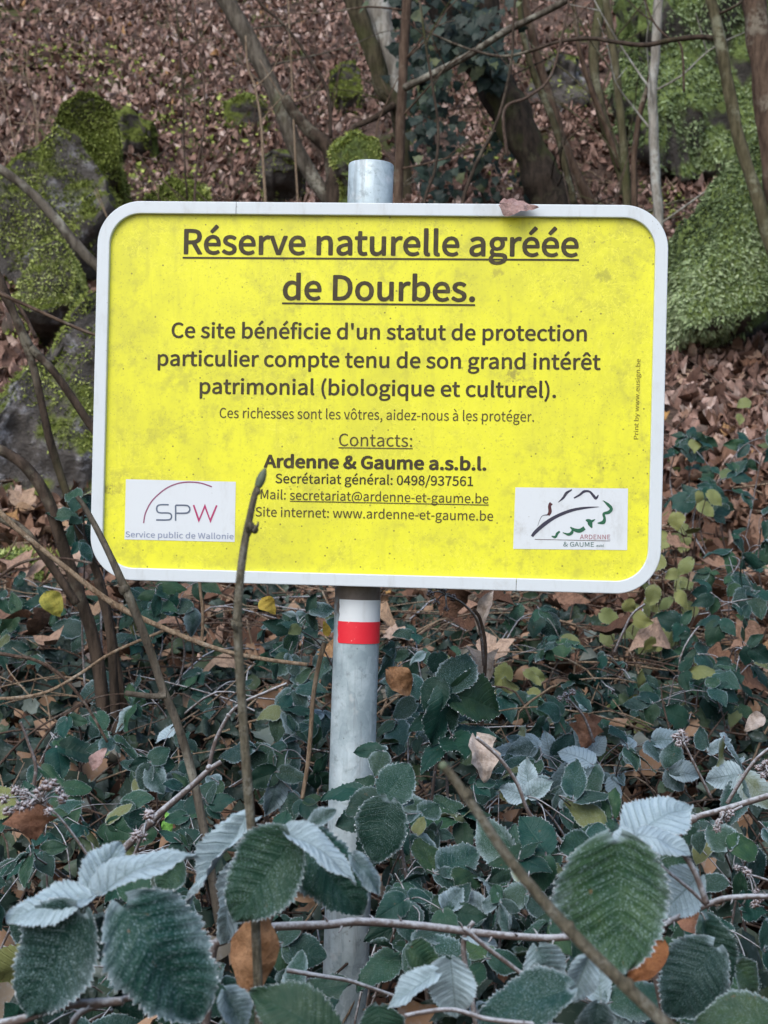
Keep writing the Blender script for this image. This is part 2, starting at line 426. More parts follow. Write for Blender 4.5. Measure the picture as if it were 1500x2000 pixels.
def rock(label, pts, mats, cuts=22, rough=.10, soft=3, moss_n=6000, moss_len=.02, moss_mat=None, seed=0, thresh=.1, hang=.4, tonebias=0.0):
    bm = bmesh.new()
    for p in pts: bm.verts.new(P(*p))
    r = bmesh.ops.convex_hull(bm, input=bm.verts)
    bmesh.ops.delete(bm, geom=[v for v in bm.verts if not v.link_faces], context='VERTS')
    bmesh.ops.triangulate(bm, faces=bm.faces)
    bmesh.ops.subdivide_edges(bm, edges=bm.edges, cuts=3, use_grid_fill=True)
    for _ in range(soft): bmesh.ops.smooth_vert(bm, verts=bm.verts, factor=.5)
    bmesh.ops.subdivide_edges(bm, edges=bm.edges, cuts=max(1, cuts // 6), use_grid_fill=True)
    size = max((max(v.co[i] for v in bm.verts) - min(v.co[i] for v in bm.verts)) for i in range(3))
    bm.normal_update()
    off = Vector((seed * 3.1, seed * 1.7, 0))
    mv = []
    for v in bm.verts:
        q = v.co + off
        a = mnoise.fractal(q * 2.2, 1.0, 2.0, 3) * rough
        b = (mnoise.cell(q * 5) - .5) * rough * .22
        c = mnoise.fractal(q * 9, 1.0, 2.0, 4) * rough * .35
        mv.append(v.normal * (a + b + c))
    for v, m in zip(bm.verts, mv): v.co += m
    bm.normal_update()
    V = np.array([v.co for v in bm.verts]); Fc = [tuple(v.index for v in f.verts) for f in bm.faces]
    cen = V.mean(0)
    root = mesh('rock', V, Fc, mats, None, (cen[0], cen[1], V[:, 2].min()))
    tag(root, label, 'rock')
    # tufts of moss where the noise lets it grow
    fs = [f for f in bm.faces if f.normal.y < .35]
    A = np.array([f.calc_area() for f in fs]); C = np.array([f.calc_center_median() for f in fs]); N = np.array([f.normal for f in fs])
    E = np.array([fs[i].calc_perimeter() / 4 for i in range(len(fs))])
    if moss_n:
        i = RNG.choice(len(fs), moss_n, p=A / A.sum())
        pos = C[i] + RNG.uniform(-.5, .5, (moss_n, 3)) * E[i][:, None]
        nn = np.array([mnoise.fractal(Vector(p) * 2.4 + off * 2, 1.0, 2.0, 3) for p in pos])
        keep = nn * .9 + N[i][:, 2] * .8 + RNG.normal(0, .05, moss_n) > thresh
        pos, nor, nn = pos[keep], N[i][keep], nn[keep]; n = len(pos)
        d = nor + RNG.normal(0, .45, (n, 3)); d[:, 2] += .25 - hang * 1.3
        d /= np.linalg.norm(d, axis=1, keepdims=True)
        L = moss_len * 1.15 * RNG.uniform(.5, 1.5, n)
        side = np.cross(d, RNG.normal(0, 1, (n, 3))); side /= np.linalg.norm(side, axis=1, keepdims=True) + 1e-9
        base = pos - nor * .006
        v = np.stack([base - side * L[:, None] * .27, base + side * L[:, None] * .27, base + d * L[:, None]], 1).reshape(-1, 3)
        f = np.arange(3 * n).reshape(-1, 3)
        tone = np.clip(.35 + tonebias + .6 * nn + RNG.normal(0, .2, n), 0, 1)
        join_build('moss', [(v, f, np.repeat(tone, 3))], moss_mat or MOSS, root)
    bm.free(); return root

ROCK_A = m_rock('mossy_stone', .8, .4); ROCK_B = m_rock('lichen_stone', .50, .55); ROCK_C = m_rock('green_stone', .9, .3, .8); ROCK_D = m_rock('dark_stone', .25, .2); ROCK_E = m_rock('streaked_stone', .74, .2, .9)
def hull(front, d, depth, lower=0):
    """corner points of a boulder: an outline at distance d and the same carried back into the slope"""
    out = []
    for q in front:
        px, py = q[0], q[1]; dd = d + (q[2] if len(q) > 2 else 0)
        out.append((px, py, dd))
        k = dd / (dd + depth)
        out.append((750 + (px - 750) * k, 1000 + (py - 1000) * k * .86 + lower, dd + depth))
    return out
rock('domed boulder with thick dark green moss, upper left of the hillside', hull([(122, 200), (160, 176), (212, 200), (236, 262), (232, 330), (170, 350), (118, 300), (105, 240)], 7.2, .5), ROCK_A, rough=.05, moss_n=60000, moss_len=.014, seed=1, thresh=-.6, tonebias=.0)
rock('long slanting grey slab with mossy crest, below the domed boulder', hull([(105, 235), (30, 315), (-70, 400), (-70, 600), (40, 560), (150, 470), (212, 400), (205, 345), (150, 262)], 7.1, .5), ROCK_B, rough=.07, soft=1, moss_n=60000, moss_len=.013, seed=2, thresh=-.05)
rock('small pointed rock with bright moss cap, left of the sign corner', hull([(70, 478), (112, 464), (134, 488), (146, 540), (140, 590), (80, 610), (30, 598), (28, 560)], 5.9, .4), ROCK_B, rough=.05, soft=1, moss_n=30000, moss_len=.012, seed=3, thresh=.08, tonebias=.15)
rock('large slanting rock with white lichen, half hidden behind the sign left edge', hull([(190, 560), (262, 500), (420, 560), (420, 1000), (160, 1010), (0, 1010), (-90, 960), (-90, 900), (0, 845), (60, 730), (125, 640)], 5.0, .6), ROCK_B, rough=.09, soft=1, cuts=30, moss_n=90000, moss_len=.011, seed=4, thresh=.0, tonebias=.1)
rock('low mound covered in bright moss at the left edge under the large rock', hull([(-60, 1085), (20, 1075), (80, 1098), (88, 1140), (30, 1165), (-60, 1165)], 4.3, .3), ROCK_C, rough=.04, moss_n=6000, moss_len=.015, seed=5, thresh=-.4, tonebias=.2)
rock('big mossy rock face climbing to the upper right corner', hull([(1250, -160), (1640, -160), (1640, 200), (1500, 260), (1400, 330), (1330, 360), (1288, 335), (1285, 270), (1262, 200), (1245, 60)], 8.4, 1.0), ROCK_E, rough=.13, soft=1, cuts=30, moss_n=110000, moss_len=.019, moss_mat=MOSS_PALE, seed=6, thresh=-.14, hang=.9, tonebias=.02)
rock('tall rounded boulder with pale green moss, right of the sign', hull([(1500, 240), (1435, 300), (1385, 390), (1340, 450), (1320, 545), (1345, 640, -.25), (1425, 635, -.25), (1510, 580, -.25), (1620, 540, -.25), (1620, 240)], 6.25, .7), ROCK_C, rough=.08, soft=1, cuts=26, moss_n=90000, moss_len=.016, moss_mat=MOSS_PALE, seed=7, thresh=-.35, hang=.8, tonebias=.05)
rock('round cushion of bright green moss just above the post top', hull([(662, 300), (692, 268), (730, 276), (744, 308), (735, 352), (680, 360), (658, 325)], 6.6, .2), ROCK_C, rough=.07, moss_n=22000, moss_len=.011, moss_mat=MOSS, seed=8, thresh=-.35, tonebias=.3)
rock('dark half buried stone with moss beside the leaning mossy tree', hull([(440, 205), (480, 190), (520, 205), (530, 245), (500, 268), (445, 262)], 9.2, .4), ROCK_A, rough=.05, moss_n=5000, moss_len=.02, seed=9, thresh=.0)
rock('dark grey stones among the thin stems right of the ivy tree', hull([(1045, 130), (1085, 85), (1135, 100), (1150, 180), (1120, 235), (1060, 225)], 9.8, .4), ROCK_D, rough=.12, moss_n=2500, moss_len=.02, seed=10, thresh=.25)
rock('low mossy hump in the leaves at the upper left', hull([(150, 135), (200, 112), (260, 130), (275, 160), (200, 172), (150, 160)], 10.6, .4), ROCK_A, rough=.08, moss_n=4000, moss_len=.025, seed=11, thresh=.0)
rock('low green hump behind the top left rim of the sign', hull([(290, 385), (340, 345), (390, 360), (400, 400), (340, 420), (290, 415)], 7.6, .3), ROCK_A, rough=.05, moss_n=5000, moss_len=.02, seed=12, thresh=-.2, tonebias=.1)

rock('flat stone with olive moss left of the leafless twiggy shrub', hull([(215, 235), (250, 222), (300, 232), (310, 262), (260, 275), (215, 262)], 8.6, .3), ROCK_A, rough=.07, moss_n=6000, moss_len=.014, seed=13, thresh=-.1)
rock('low grey stone half sunk in leaves below the half buried dark stone', hull([(505, 300), (540, 285), (590, 292), (600, 320), (560, 335), (510, 330)], 8.0, .3), ROCK_D, rough=.08, moss_n=3000, moss_len=.014, seed=14, thresh=.2)
rock('small mossy stone among the stems just right of the forked mossy trunk', hull([(640, 130), (675, 112), (705, 135), (708, 180), (670, 195), (640, 175)], 9.6, .3), ROCK_A, rough=.08, moss_n=5000, moss_len=.016, seed=15, thresh=.0)
# a drift of green ground moss and seedlings between the stones
def greens(n):
    cs = [(330, 250, 60, 30), (340, 370, 60, 25), (480, 235, 40, 30), (200, 150, 70, 20), (30, 590, 30, 30), (990, 300, 30, 40), (1330, 620, 40, 30), (120, 120, 60, 20), (1300, 440, 30, 40), (30, 660, 30, 25)]
    pos = []
    for k in range(n):
        c = cs[RNG.integers(len(cs))]; g = G(c[0] + RNG.normal(0, c[2]), c[1] + RNG.normal(0, c[3]), 4.5, 14); pos.append((g.x, g.y, g.z + RNG.uniform(.02, .08)))
    pos = np.array(pos); nor = np.stack([RNG.normal(0, .5, n), RNG.normal(-.5, .4, n), RNG.normal(.8, .3, n)], 1)
    return [scatter(TM['oval'], pos, nor, RNG.uniform(.02, .045, n), .8, .6, RNG.uniform(0, .75, n))]
join_build('ground_greenery', greens(1300), MOSS, None, 'stuff', 'scattered little green plants and moss between the fallen leaves', 'ground cover')

# ------------------------------------------------------------------ trees and saplings on the slope
def stem_pts(pts, d0, d1=None):
    """pixel path from the foot (first) to the tip at distances d0..d1"""
    d1 = d0 if d1 is None else d1; n = len(pts)
    return [P(x, y, d0 + (d1 - d0) * i / max(1, n - 1)) for i, (x, y) in enumerate(pts)]
def rpx(r, d): return r / F * d
def tree(name, label, cat, path, d0, d1, r, mat, branches=(), group=None, sides=12, bump=.25, part='trunk', twigs=0, seed=0):
    pts = stem_pts(path, d0, d1)
    foot = pts[0].copy(); foot.z = min(foot.z, float(gz(foot.x, foot.y)) - .05)
    pts = [foot] + pts
    rr = [rpx(r[0], d0) * 1.1] + [rpx(r[0] + (r[1] - r[0]) * i / (len(pts) - 2), d0) for i in range(len(pts) - 1)]
    root = empty(name, foot, label, cat, group)
    MB().tube(pts, rr, sides=sides, bump=bump, seg=8, seed=seed).build(part, mat, root)
    for b in branches:
        bp, bd, br = b[0], b[1], b[2]
        q = stem_pts(bp, d0 if bd is None else bd[0], d1 if bd is None else bd[1])
        MB().tube(q, [rpx(br[0], d0), rpx(br[1], d0)] if len(q) > 2 else [rpx(br[0], d0), rpx(br[1], d0)], sides=max(5, sides - 4), bump=bump, seg=6, seed=seed + 1).build('branch', b[3] if len(b) > 3 else mat, root)
    rnd = random.Random(seed + 5)
    if twigs:
        for k in range(twigs):
            i = rnd.randrange(1, len(pts)); a = pts[i]; 
            dr = Vector((rnd.uniform(-1, 1), rnd.uniform(-.6, .6), rnd.uniform(.1, 1))).normalized(); L = rnd.uniform(.3, 1.1)
            q = [a]
            for s in range(4):
                dr = (dr + Vector((rnd.gauss(0, .25), rnd.gauss(0, .25), rnd.gauss(0, .2)))).normalized(); q.append(q[-1] + dr * L / 4)
            mt_ = MB().tube(q, [.0055, .0012], sides=5, seg=3)
            k0 = q[2]; mt_.tube([k0, k0 + Vector((rnd.gauss(0, .12), rnd.gauss(0, .06), rnd.uniform(.05, .2)))], [.003, .001], sides=4, seg=2); mt_.build('twig', mat, root)
    return root

BARK_TRUNK = m_bark('bark_trunk', (.010, .008, .006), (.034, .026, .020), (.06, .06, .035), .25, .25)
tree('tree', 'curving grey trunk with lichen leaning left, above the post', 'tree',
     [(672, 440), (640, 390), (600, 330), (566, 262), (545, 200), (512, 130), (476, 60), (442, 0), (400, -90), (340, -240), (300, -500)], 7.6, 7.8, (14, 19), BARK_GREY,
     [([(650, 420), (652, 350), (642, 292), (604, 256), (575, 222), (556, 190)], (7.55, 7.5), (17, 10), BARK_DARK)], seed=2, twigs=14)
tree('tree', 'mossy forked trunk with a pale limb, directly above the post', 'tree',
     [(790, 330), (782, 260), (772, 205), (746, 172), (735, 120), (712, 60), (690, 0), (660, -120), (640, -400)], 8.3, 8.3, (14, 20), BARK_MOSSY,
     [([(775, 215), (770, 150), (752, 80), (742, 20), (735, -60), (720, -300)], (8.35, 8.5), (17, 30), BARK_PALE),
      ([(770, 205), (735, 228), (700, 245), (688, 252), (686, 275)], (8.25, 8.1), (7, 5), BARK_DARK), ([(700, 245), (672, 268), (650, 272)], (8.2, 8.1), (5, 3), BARK_DARK)], seed=4, twigs=12)
tree('sapling', 'straight thin brown sapling rising right behind the post top', 'sapling',
     [(776, 440), (780, 330), (783, 230), (788, 120), (793, 20), (796, -80), (800, -400)], 6.6, 6.6, (9, 10), BARK_BROWN,
     [([(790, 172), (830, 152), (890, 122), (940, 92), (985, 62), (1040, 35), (1105, 0), (1180, -50)], (6.55, 6.1), (8, 6), BARK_GREY)], seed=6, twigs=10, sides=9)
tree('tree', 'thick dark ivy-clad trunk leaning left, above the right half of the sign', 'tree',
     [(1100, 460), (1072, 385), (1038, 310), (1005, 240), (968, 165), (925, 95), (885, 30), (850, -60), (800, -250), (740, -520)], 7.3, 7.5, (37, 34), BARK_TRUNK,
     [([(1012, 262), (995, 190), (978, 130), (960, 60), (950, -60), (940, -300)], (7.35, 7.7), (18, 24), BARK_TRUNK)], seed=8, bump=.45, twigs=14)
tree('sapling', 'twin stemmed brown sapling just right of the dark ivy trunk', 'sapling',
     [(1165, 430), (1130, 350), (1100, 280), (1075, 200), (1050, 110), (1030, 30), (1010, -60), (980, -260)], 7.8, 7.8, (11, 8), BARK_BROWN,
     [([(1120, 400), (1102, 320), (1085, 250), (1045, 150), (1020, 60), (1012, -60)], (7.7, 7.6), (8, 6), BARK_OLIVE)], group='thin saplings above the sign', seed=10, twigs=10, sides=8)
tree('sapling', 'slender olive sapling whose pale top leans into the upper right stems', 'sapling',
     [(1235, 430), (1220, 360), (1195, 280), (1170, 200), (1160, 120), (1165, 60), (1172, 0), (1180, -120), (1200, -330)], 7.4, 7.6, (11, 10), BARK_OLIVE,
     [([(1212, 330), (1186, 255), (1150, 160), (1130, 90), (1122, 20), (1115, -60)], (7.4, 7.3), (7, 4), BARK_BROWN)], group='thin saplings above the sign', seed=12, twigs=10, sides=8)
tree('sapling', 'thin upright olive sapling left of the white barked stem', 'sapling',
     [(1226, 430), (1222, 350), (1215, 250), (1204, 150), (1192, 60), (1182, -20), (1170, -200)], 7.0, 7.0, (9, 7), BARK_OLIVE,
     [([(1240, 420), (1238, 320), (1248, 230), (1268, 160), (1278, 90), (1284, 20), (1290, -60)], (6.9, 6.8), (7, 4), BARK_BROWN)], group='thin saplings above the sign', seed=14, twigs=8, sides=8)
tree('sapling', 'thin upright sapling with white lichen bark near the sign top right corner', 'sapling',
     [(1286, 440), (1281, 360), (1277, 260), (1274, 180), (1280, 100), (1286, 20), (1292, -80), (1300, -300)], 6.8, 6.8, (10, 9), BARK_PALE, group='thin saplings above the sign', seed=16, twigs=7, sides=8)
tree('sapling', 'bent brown sapling crossing the mossy boulder at the right edge', 'sapling',
     [(1520, 560), (1498, 460), (1478, 380), (1452, 300), (1432, 220), (1418, 140), (1402, 60), (1386, -10), (1360, -120), (1330, -330)], 5.6, 5.6, (13, 11), BARK_OLIVE,
     [([(1408, 78), (1370, 72), (1310, 78), (1260, 88), (1200, 82), (1150, 75), (1090, 82), (1040, 98), (985, 110), (930, 100), (880, 82), (820, 55)], (5.6, 5.9), (6, 2), BARK_DARK),
      ([(1395, 30), (1420, 20), (1445, 5), (1460, -20)], (5.6, 5.5), (4, 2), BARK_DARK)], seed=18, sides=9)
tree('tree', 'reddish brown trunk cut off by the upper right corner', 'tree',
     [(1560, 620), (1530, 440), (1508, 300), (1494, 190), (1484, 90), (1470, -10), (1455, -160), (1440, -500)], 5.9, 5.9, (24, 23), BARK_BROWN, seed=20)
# ---- mossy earth hump where the young stems root; thin dark whips
for i, (lab, pp, d, r, mt) in enumerate([
    ('thin black whip curving down between the saplings and the ivy column', [(828, 400), (850, 330), (856, 250), (845, 170), (832, 90), (820, 0), (812, -80)], 5.6, (3.2, 2.2), BARK_DARK),
    ('long dark whip slanting up to the right over the leaf litter', [(902, 405), (930, 320), (965, 250), (985, 190), (1000, 110), (1003, 40), (1010, -40)], 5.4, (4, 2.2), BARK_DARK),
    ('thin arching brown twig from the dark ivy trunk to the upper right', [(985, 215), (1030, 190), (1075, 150), (1100, 60), (1110, 10), (1115, -60)], 5.5, (3.5, 2), TWIG),
    ('thin grey whip left of the curving grey trunk', [(380, 400), (386, 320), (400, 240), (396, 140), (382, 60), (370, -60)], 6.4, (2.5, 1.6), TWIG),
    ('pale short forked twig leaning against the curving grey trunk', [(515, 335), (510, 240), (498, 170), (484, 130), (480, 70)], 6.3, (3.2, 1.8), STRAW),
    ('dark twig slanting down from the top between the two leaning trunks', [(640, 180), (600, 110), (560, 55), (510, 8), (480, -30)], 6.2, (3.5, 3), BARK_DARK),
    ('upright dark whip in the litter left of the mossy stone', [(360, 300), (358, 200), (352, 110), (345, 20), (340, -50)], 7.4, (2, 1.4), BARK_DARK),
    ('thin twig crossing diagonally above the white lichen sapling', [(1330, 90), (1300, 70), (1275, 40), (1260, 0), (1250, -40)], 6.0, (2.5, 1.8), TWIG),
    ('thin pale whip standing just left of the post top', [(578, 330), (572, 200), (567, 90), (562, -30)], 7.5, (2.2, 1.6), STRAW)]):
    root = empty('bare_whip', P(*pp[0], d), lab, 'twig', 'bare whips above the sign')
    MB().tube([P(x, y, d) for x, y in ([(pp[0][0] + 6, pp[0][1] + 90)] + pp)], [rpx(r[0], d), rpx(r[1], d)], sides=6, seg=6).build('stem', mt, root)
    rnd = random.Random(i)
    for k in range(2):
        j = rnd.randrange(1, len(pp) - 1); x, y = pp[j]; sg = rnd.choice((-1, 1))
        MB().tube([P(x, y, d), P(x + sg * rnd.uniform(15, 40), y - rnd.uniform(15, 40), d), P(x + sg * rnd.uniform(50, 80), y - rnd.uniform(60, 120), d - .05)], [rpx(1.8, d), rpx(.9, d)], sides=5, seg=5).build('side_twig', mt, root)
# brushy little shrub left of centre
def brush(label, px, py, d, n, h, sp, mt, seed, group='leafless little shrubs on the slope'):
    rnd = random.Random(seed); g = P(px, py, d); g.z = float(gz(g.x, g.y)) - .02
    root = empty('bare_shrub', g, label, 'shrub', group)
    for k in range(n):
        a = Vector((rnd.uniform(-1, 1) * sp, rnd.uniform(-.4, .4) * sp, 1)).normalized(); L = h * rnd.uniform(.5, 1.1)
        q = [g + Vector((rnd.gauss(0, .03), rnd.gauss(0, .03), 0))]
        for s in range(4):
            a = (a + Vector((rnd.gauss(0, .16), rnd.gauss(0, .1), rnd.gauss(0, .1)))).normalized(); q.append(q[-1] + a * L / 4)
        MB().tube(q, [.005, .0018], sides=5, seg=3).build('stem', mt, root)
    return root
brush('leafless twiggy shrub in the hollow between the moss rocks, upper left', 370, 290, 7.6, 13, .9, .8, TWIG, 3)
brush('sparse dry shrub with pale stems beside the domed boulder', 300, 340, 7.0, 9, .6, .9, STRAW, 5)
brush('small leafless shrub in front of the dark half buried stone', 470, 300, 7.4, 8, .6, .9, TWIG, 7)
brush('tall thin dry shrub against the leaves at the far upper left', 60, 250, 8.4, 8, .9, .6, STRAW, 11)
brush('dark leafless shrub between the curving grey trunk and the forked mossy one', 620, 190, 8.8, 9, 1.1, .6, TWIG, 13)
brush('wispy brown shrub between the saplings above the sign', 1180, 380, 6.6, 8, .9, .5, TWIG, 9)
# ------------------------------------------------------------------ the sign on its post
SO = Vector((-.0111, 1.94336, CAM_Z + .15329))
SM = Matrix(((.996878, .0753167, .0237124), (-.0753131, .997159, -.0010454), (-.0237238, -.0007437, .9997183)))
SW, SH = .75, .50293
def loc(px, py):
    """photograph point -> (x, z) on the sign's face"""
    d = Vector(((px - 750) / F, 1, (1000 - py) / F)); nrm = SM.col[1]
    o = SO - Vector((0, 0, CAM_Z)); t = o.dot(nrm) / d.dot(nrm)
    l = SM.transposed() @ (d * t - o)
    return l.x, l.z
post_top = P(725, 322, 2.005); post_bot = P(672, 2000, 1.985)
ax = (post_top - post_bot).normalized()
foot = post_bot - ax * ((post_bot.z - float(gz(post_bot.x, post_bot.y))) / ax.z + .25)
sign = empty('sign', foot, 'yellow nature reserve notice board with white rim on a galvanised steel post', 'sign')
def sv(x, y, z): return SO + SM @ Vector((x, y, z))

def m_yellow():
    t = NT('sign_yellow')
    o = t.obj()
    n1 = t.noise(9, 6, .7, t.mapping((1, 1, .8))); n2 = t.noise(60, 6, .75); n3 = t.noise(4, 4, .6, None, 1.5); n4 = t.noise(240, 3, .7)
    c = t.mix(t.step(n1, .38, .68), (.73, .73, .034), (.60, .60, .045))
    nb = t.noise(42, 5, .7)
    c = t.mix(t.math('MULTIPLY', t.math('MULTIPLY', t.step(nb, .46, .68), t.step(t.noise(6, 3), .34, .56)), .75), c, (.46, .455, .055))
    # pale curly grazing marks where algae has been eaten off
    v = t.voro(13, t.mapping((1, 1, 1), (0, 0, 0), None), 'DISTANCE_TO_EDGE')
    nd = t.noise(26, 4, .7, None, 2.5)
    cur = t.math('SUBTRACT', 1.0, t.step(t.math('ABSOLUTE', t.math('SUBTRACT', nd, .5)), .0, .022))
    c = t.mix(t.math('MULTIPLY', t.math('MULTIPLY', cur, t.step(n3, .42, .6)), .7), c, (.79, .78, .08))
    stv = t.noise(14, 5, .7, t.mapping((4, 4, .35)))
    c = t.mix(t.math('MULTIPLY', t.step(stv, .52, .72), .35), c, (.46, .45, .06))
    dirt = t.math('MULTIPLY', t.step(n2, .54, .78), t.step(n1, .38, .66))
    c = t.mix(t.math('MULTIPLY', dirt, .7), c, (.33, .32, .055))
    # fine grey green speckle
    c = t.mix(t.math('MULTIPLY', t.step(n4, .58, .72), .5), c, (.34, .33, .06))
    d = t.voro(85); d2 = t.noise(17, 2)
    sp = t.math('MULTIPLY', t.math('SUBTRACT', 1.0, t.step(d, .07, .13)), t.step(d2, .47, .55))
    c = t.mix(t.math('MULTIPLY', sp, .75), c, (.10, .085, .03))
    df = t.voro(210); c = t.mix(t.math('MULTIPLY', t.math('MULTIPLY', t.math('SUBTRACT', 1.0, t.step(df, .1, .2)), t.step(t.noise(11, 3), .45, .6)), .5), c, (.25, .24, .05))
    # particular stains
    for (px, py, r, s, col) in [(1012, 742, .032, .75, (.30, .26, .06)), (1000, 735, .02, .6, (.2, .17, .05)), (205, 955, .012, .9, (.15, .12, .04)), (232, 950, .018, .7, (.3, .26, .06)),
                           (965, 528, .016, .7, (.25, .22, .06)), (1180, 540, .016, .7, (.2, .2, .05)), (632, 922, .010, .8, (.28, .22, .05)), (1172, 905, .012, .7, (.2, .19, .05)), (1198, 906, .010, .7, (.2, .19, .05)), (255, 668, .012, .6, (.25, .22, .05)), (1122, 622, .012, .6, (.25, .22, .05))]:
        x, z = loc(px, py); p = sv(x, 0, z) - foot
        n = t.node('ShaderNodeVectorMath', operation='DISTANCE'); t.l.new(o, n.inputs[0]); n.inputs[1].default_value = p
        f = t.step(t.math('ADD', n.outputs['Value'], t.math('MULTIPLY', t.math('SUBTRACT', n2, .45), r * 6.0)), r * .0, r * .9, s * .75, 0)
        c = t.mix(f, c, col)
    t.bump(n2, .05, .001)
    return t.done(c, .42, .4)
def m_white(name, c=(.56, .63, .68), dirt=.5):
    t = NT(name)
    n1 = t.noise(30, 6, .75); n2 = t.noise(300, 3, .6); n3 = t.noise(5, 4)
    col = t.mix(t.math('MULTIPLY', t.math('MULTIPLY', t.step(n1, .5, .8), t.step(n3, .4, .65)), dirt), tuple(c), (.36, .37, .36))
    d = t.voro(120); sp = t.math('MULTIPLY', t.math('SUBTRACT', 1.0, t.step(d, .04, .1)), t.step(t.noise(23, 2), .55, .62))
    col = t.mix(t.math('MULTIPLY', sp, .6), col, (.12, .11, .09))
    col = t.mix(t.math('MULTIPLY', t.step(t.noise(22, 5, .7, t.mapping((2, 2, .5))), .5, .75), .35), col, (.34, .36, .35))
    return t.done(col, .35, .4)
YEL = m_yellow(); WHITE = m_white('white_rim'); WHITE2 = m_white('white_print', (.60, .66, .71), .8)
def m_ink(name, c, fade=.12):
    t = NT(name); n = t.noise(90, 5, .7)
    return t.done(t.mix(t.math('MULTIPLY', t.step(n, .45, .75), fade), tuple(c), (.40, .38, .12)), .5, .3)
INK = m_ink('ink_brown', (.040, .031, .014)); INK2 = m_ink('ink_brown_thin', (.075, .058, .02)); INK_BLUE = m_ink('ink_slate', (.10, .13, .19), .03); INK_PURPLE = m_ink('ink_purple', (.25, .08, .16), .03)
INK_MAG = m_ink('ink_magenta', (.38, .04, .14), .03); INK_NAVY = m_ink('ink_charcoal', (.035, .035, .06), .03); INK_GREEN = m_ink('ink_green', (.02, .11, .06), .03)
INK_DOVE = m_ink('ink_grey_blue', (.24, .29, .42), .03); INK_MAROON = m_ink('ink_maroon', (.07, .022, .028), .03); INK_TEAL = m_ink('ink_teal', (.10, .18, .18), .03); INK_ROSE = m_ink('ink_rose', (.35, .16, .2), .03)
INK_OLIVE = m_ink('ink_olive', (.22, .19, .02), .1)

def ring_path(split=None):
    """corner-rounded rectangle: list of (corner centre x, z, angle) going round clockwise from the top seam"""
    r = .058; hx, hz = SW / 2 - r, SH / 2 - r
    pts = []
    def arc(cx, cz, a0, a1):
        for k in range(13): pts.append((cx, cz, R_(a0 + (a1 - a0) * k / 12)))
    return r, hx, hz, arc, pts
def rr(inset, n=12):
    r = .058; hx, hz = SW / 2 - r, SH / 2 - r; out = []
    for cx, cz, a0 in ((hx, hz, 90), (hx, -hz, 0), (-hx, -hz, -90), (-hx, hz, -180)):
        for k in range(n + 1):
            a = R_(a0 - 90 * k / n); out.append((cx + (r - inset) * math.cos(a), cz + (r - inset) * math.sin(a)))
    return out
# panel: a thin aluminium plate
pr = rr(.010); n = len(pr); V = [sv(x, -.0005, z) for x, z in pr] + [sv(x, .0025, z) for x, z in pr]
mesh('panel', V, [tuple(range(n)), tuple(range(n, 2 * n))[::-1]] + [(i, i + n, (i + 1) % n + n, (i + 1) % n) for i in range(n)], YEL, sign, smooth=False)
# rim: two bent channel sections meeting at seams
PROF = [(.0, .018), (0, -.0064), (.0003, -.0071), (.0011, -.0075), (.0153, -.0075), (.0161, -.0071), (.0164, -.0064), (.0164, .0012)]
xs_top = loc(463, 410)[0]; xs_bot = loc(1008, 1145)[0]; gap = .00035
r0 = .058; hx, hz = SW / 2 - r0, SH / 2 - r0
def arcp(cx, cz, a0, n=26): return [(cx, cz, R_(a0 - 90 * k / n)) for k in range(n + 1)]
def frame_section(path):
    V, Fc = [], []; k = len(PROF)
    for cx, cz, a in path:
        for ins, y in PROF: V.append(sv(cx + (r0 - ins) * math.cos(a), y, cz + (r0 - ins) * math.sin(a)))
    for i in range(len(path) - 1):
        for j in range(k - 1): Fc.append((i * k + j, (i + 1) * k + j, (i + 1) * k + j + 1, i * k + j + 1))
    for e in (0, len(path) - 1):
        b = len(V); V += [V[e * k + j] for j in range(k)]; Fc.append(tuple(range(b, b + k)) if e == 0 else tuple(range(b, b + k))[::-1])
    o = mesh('frame_section', V, Fc, WHITE, sign)
    for p in o.data.polygons: p.use_smooth = False
    return o
T90, B90 = R_(90), R_(-90)
frame_section([(xs_top + gap, hz, T90)] + arcp(hx, hz, 90) + arcp(hx, -hz, 0) + [(xs_bot + gap, -hz, B90)])
frame_section([(xs_bot - gap, -hz, B90)] + arcp(-hx, -hz, -90) + arcp(-hx, hz, -180) + [(xs_top - gap, hz, T90)])
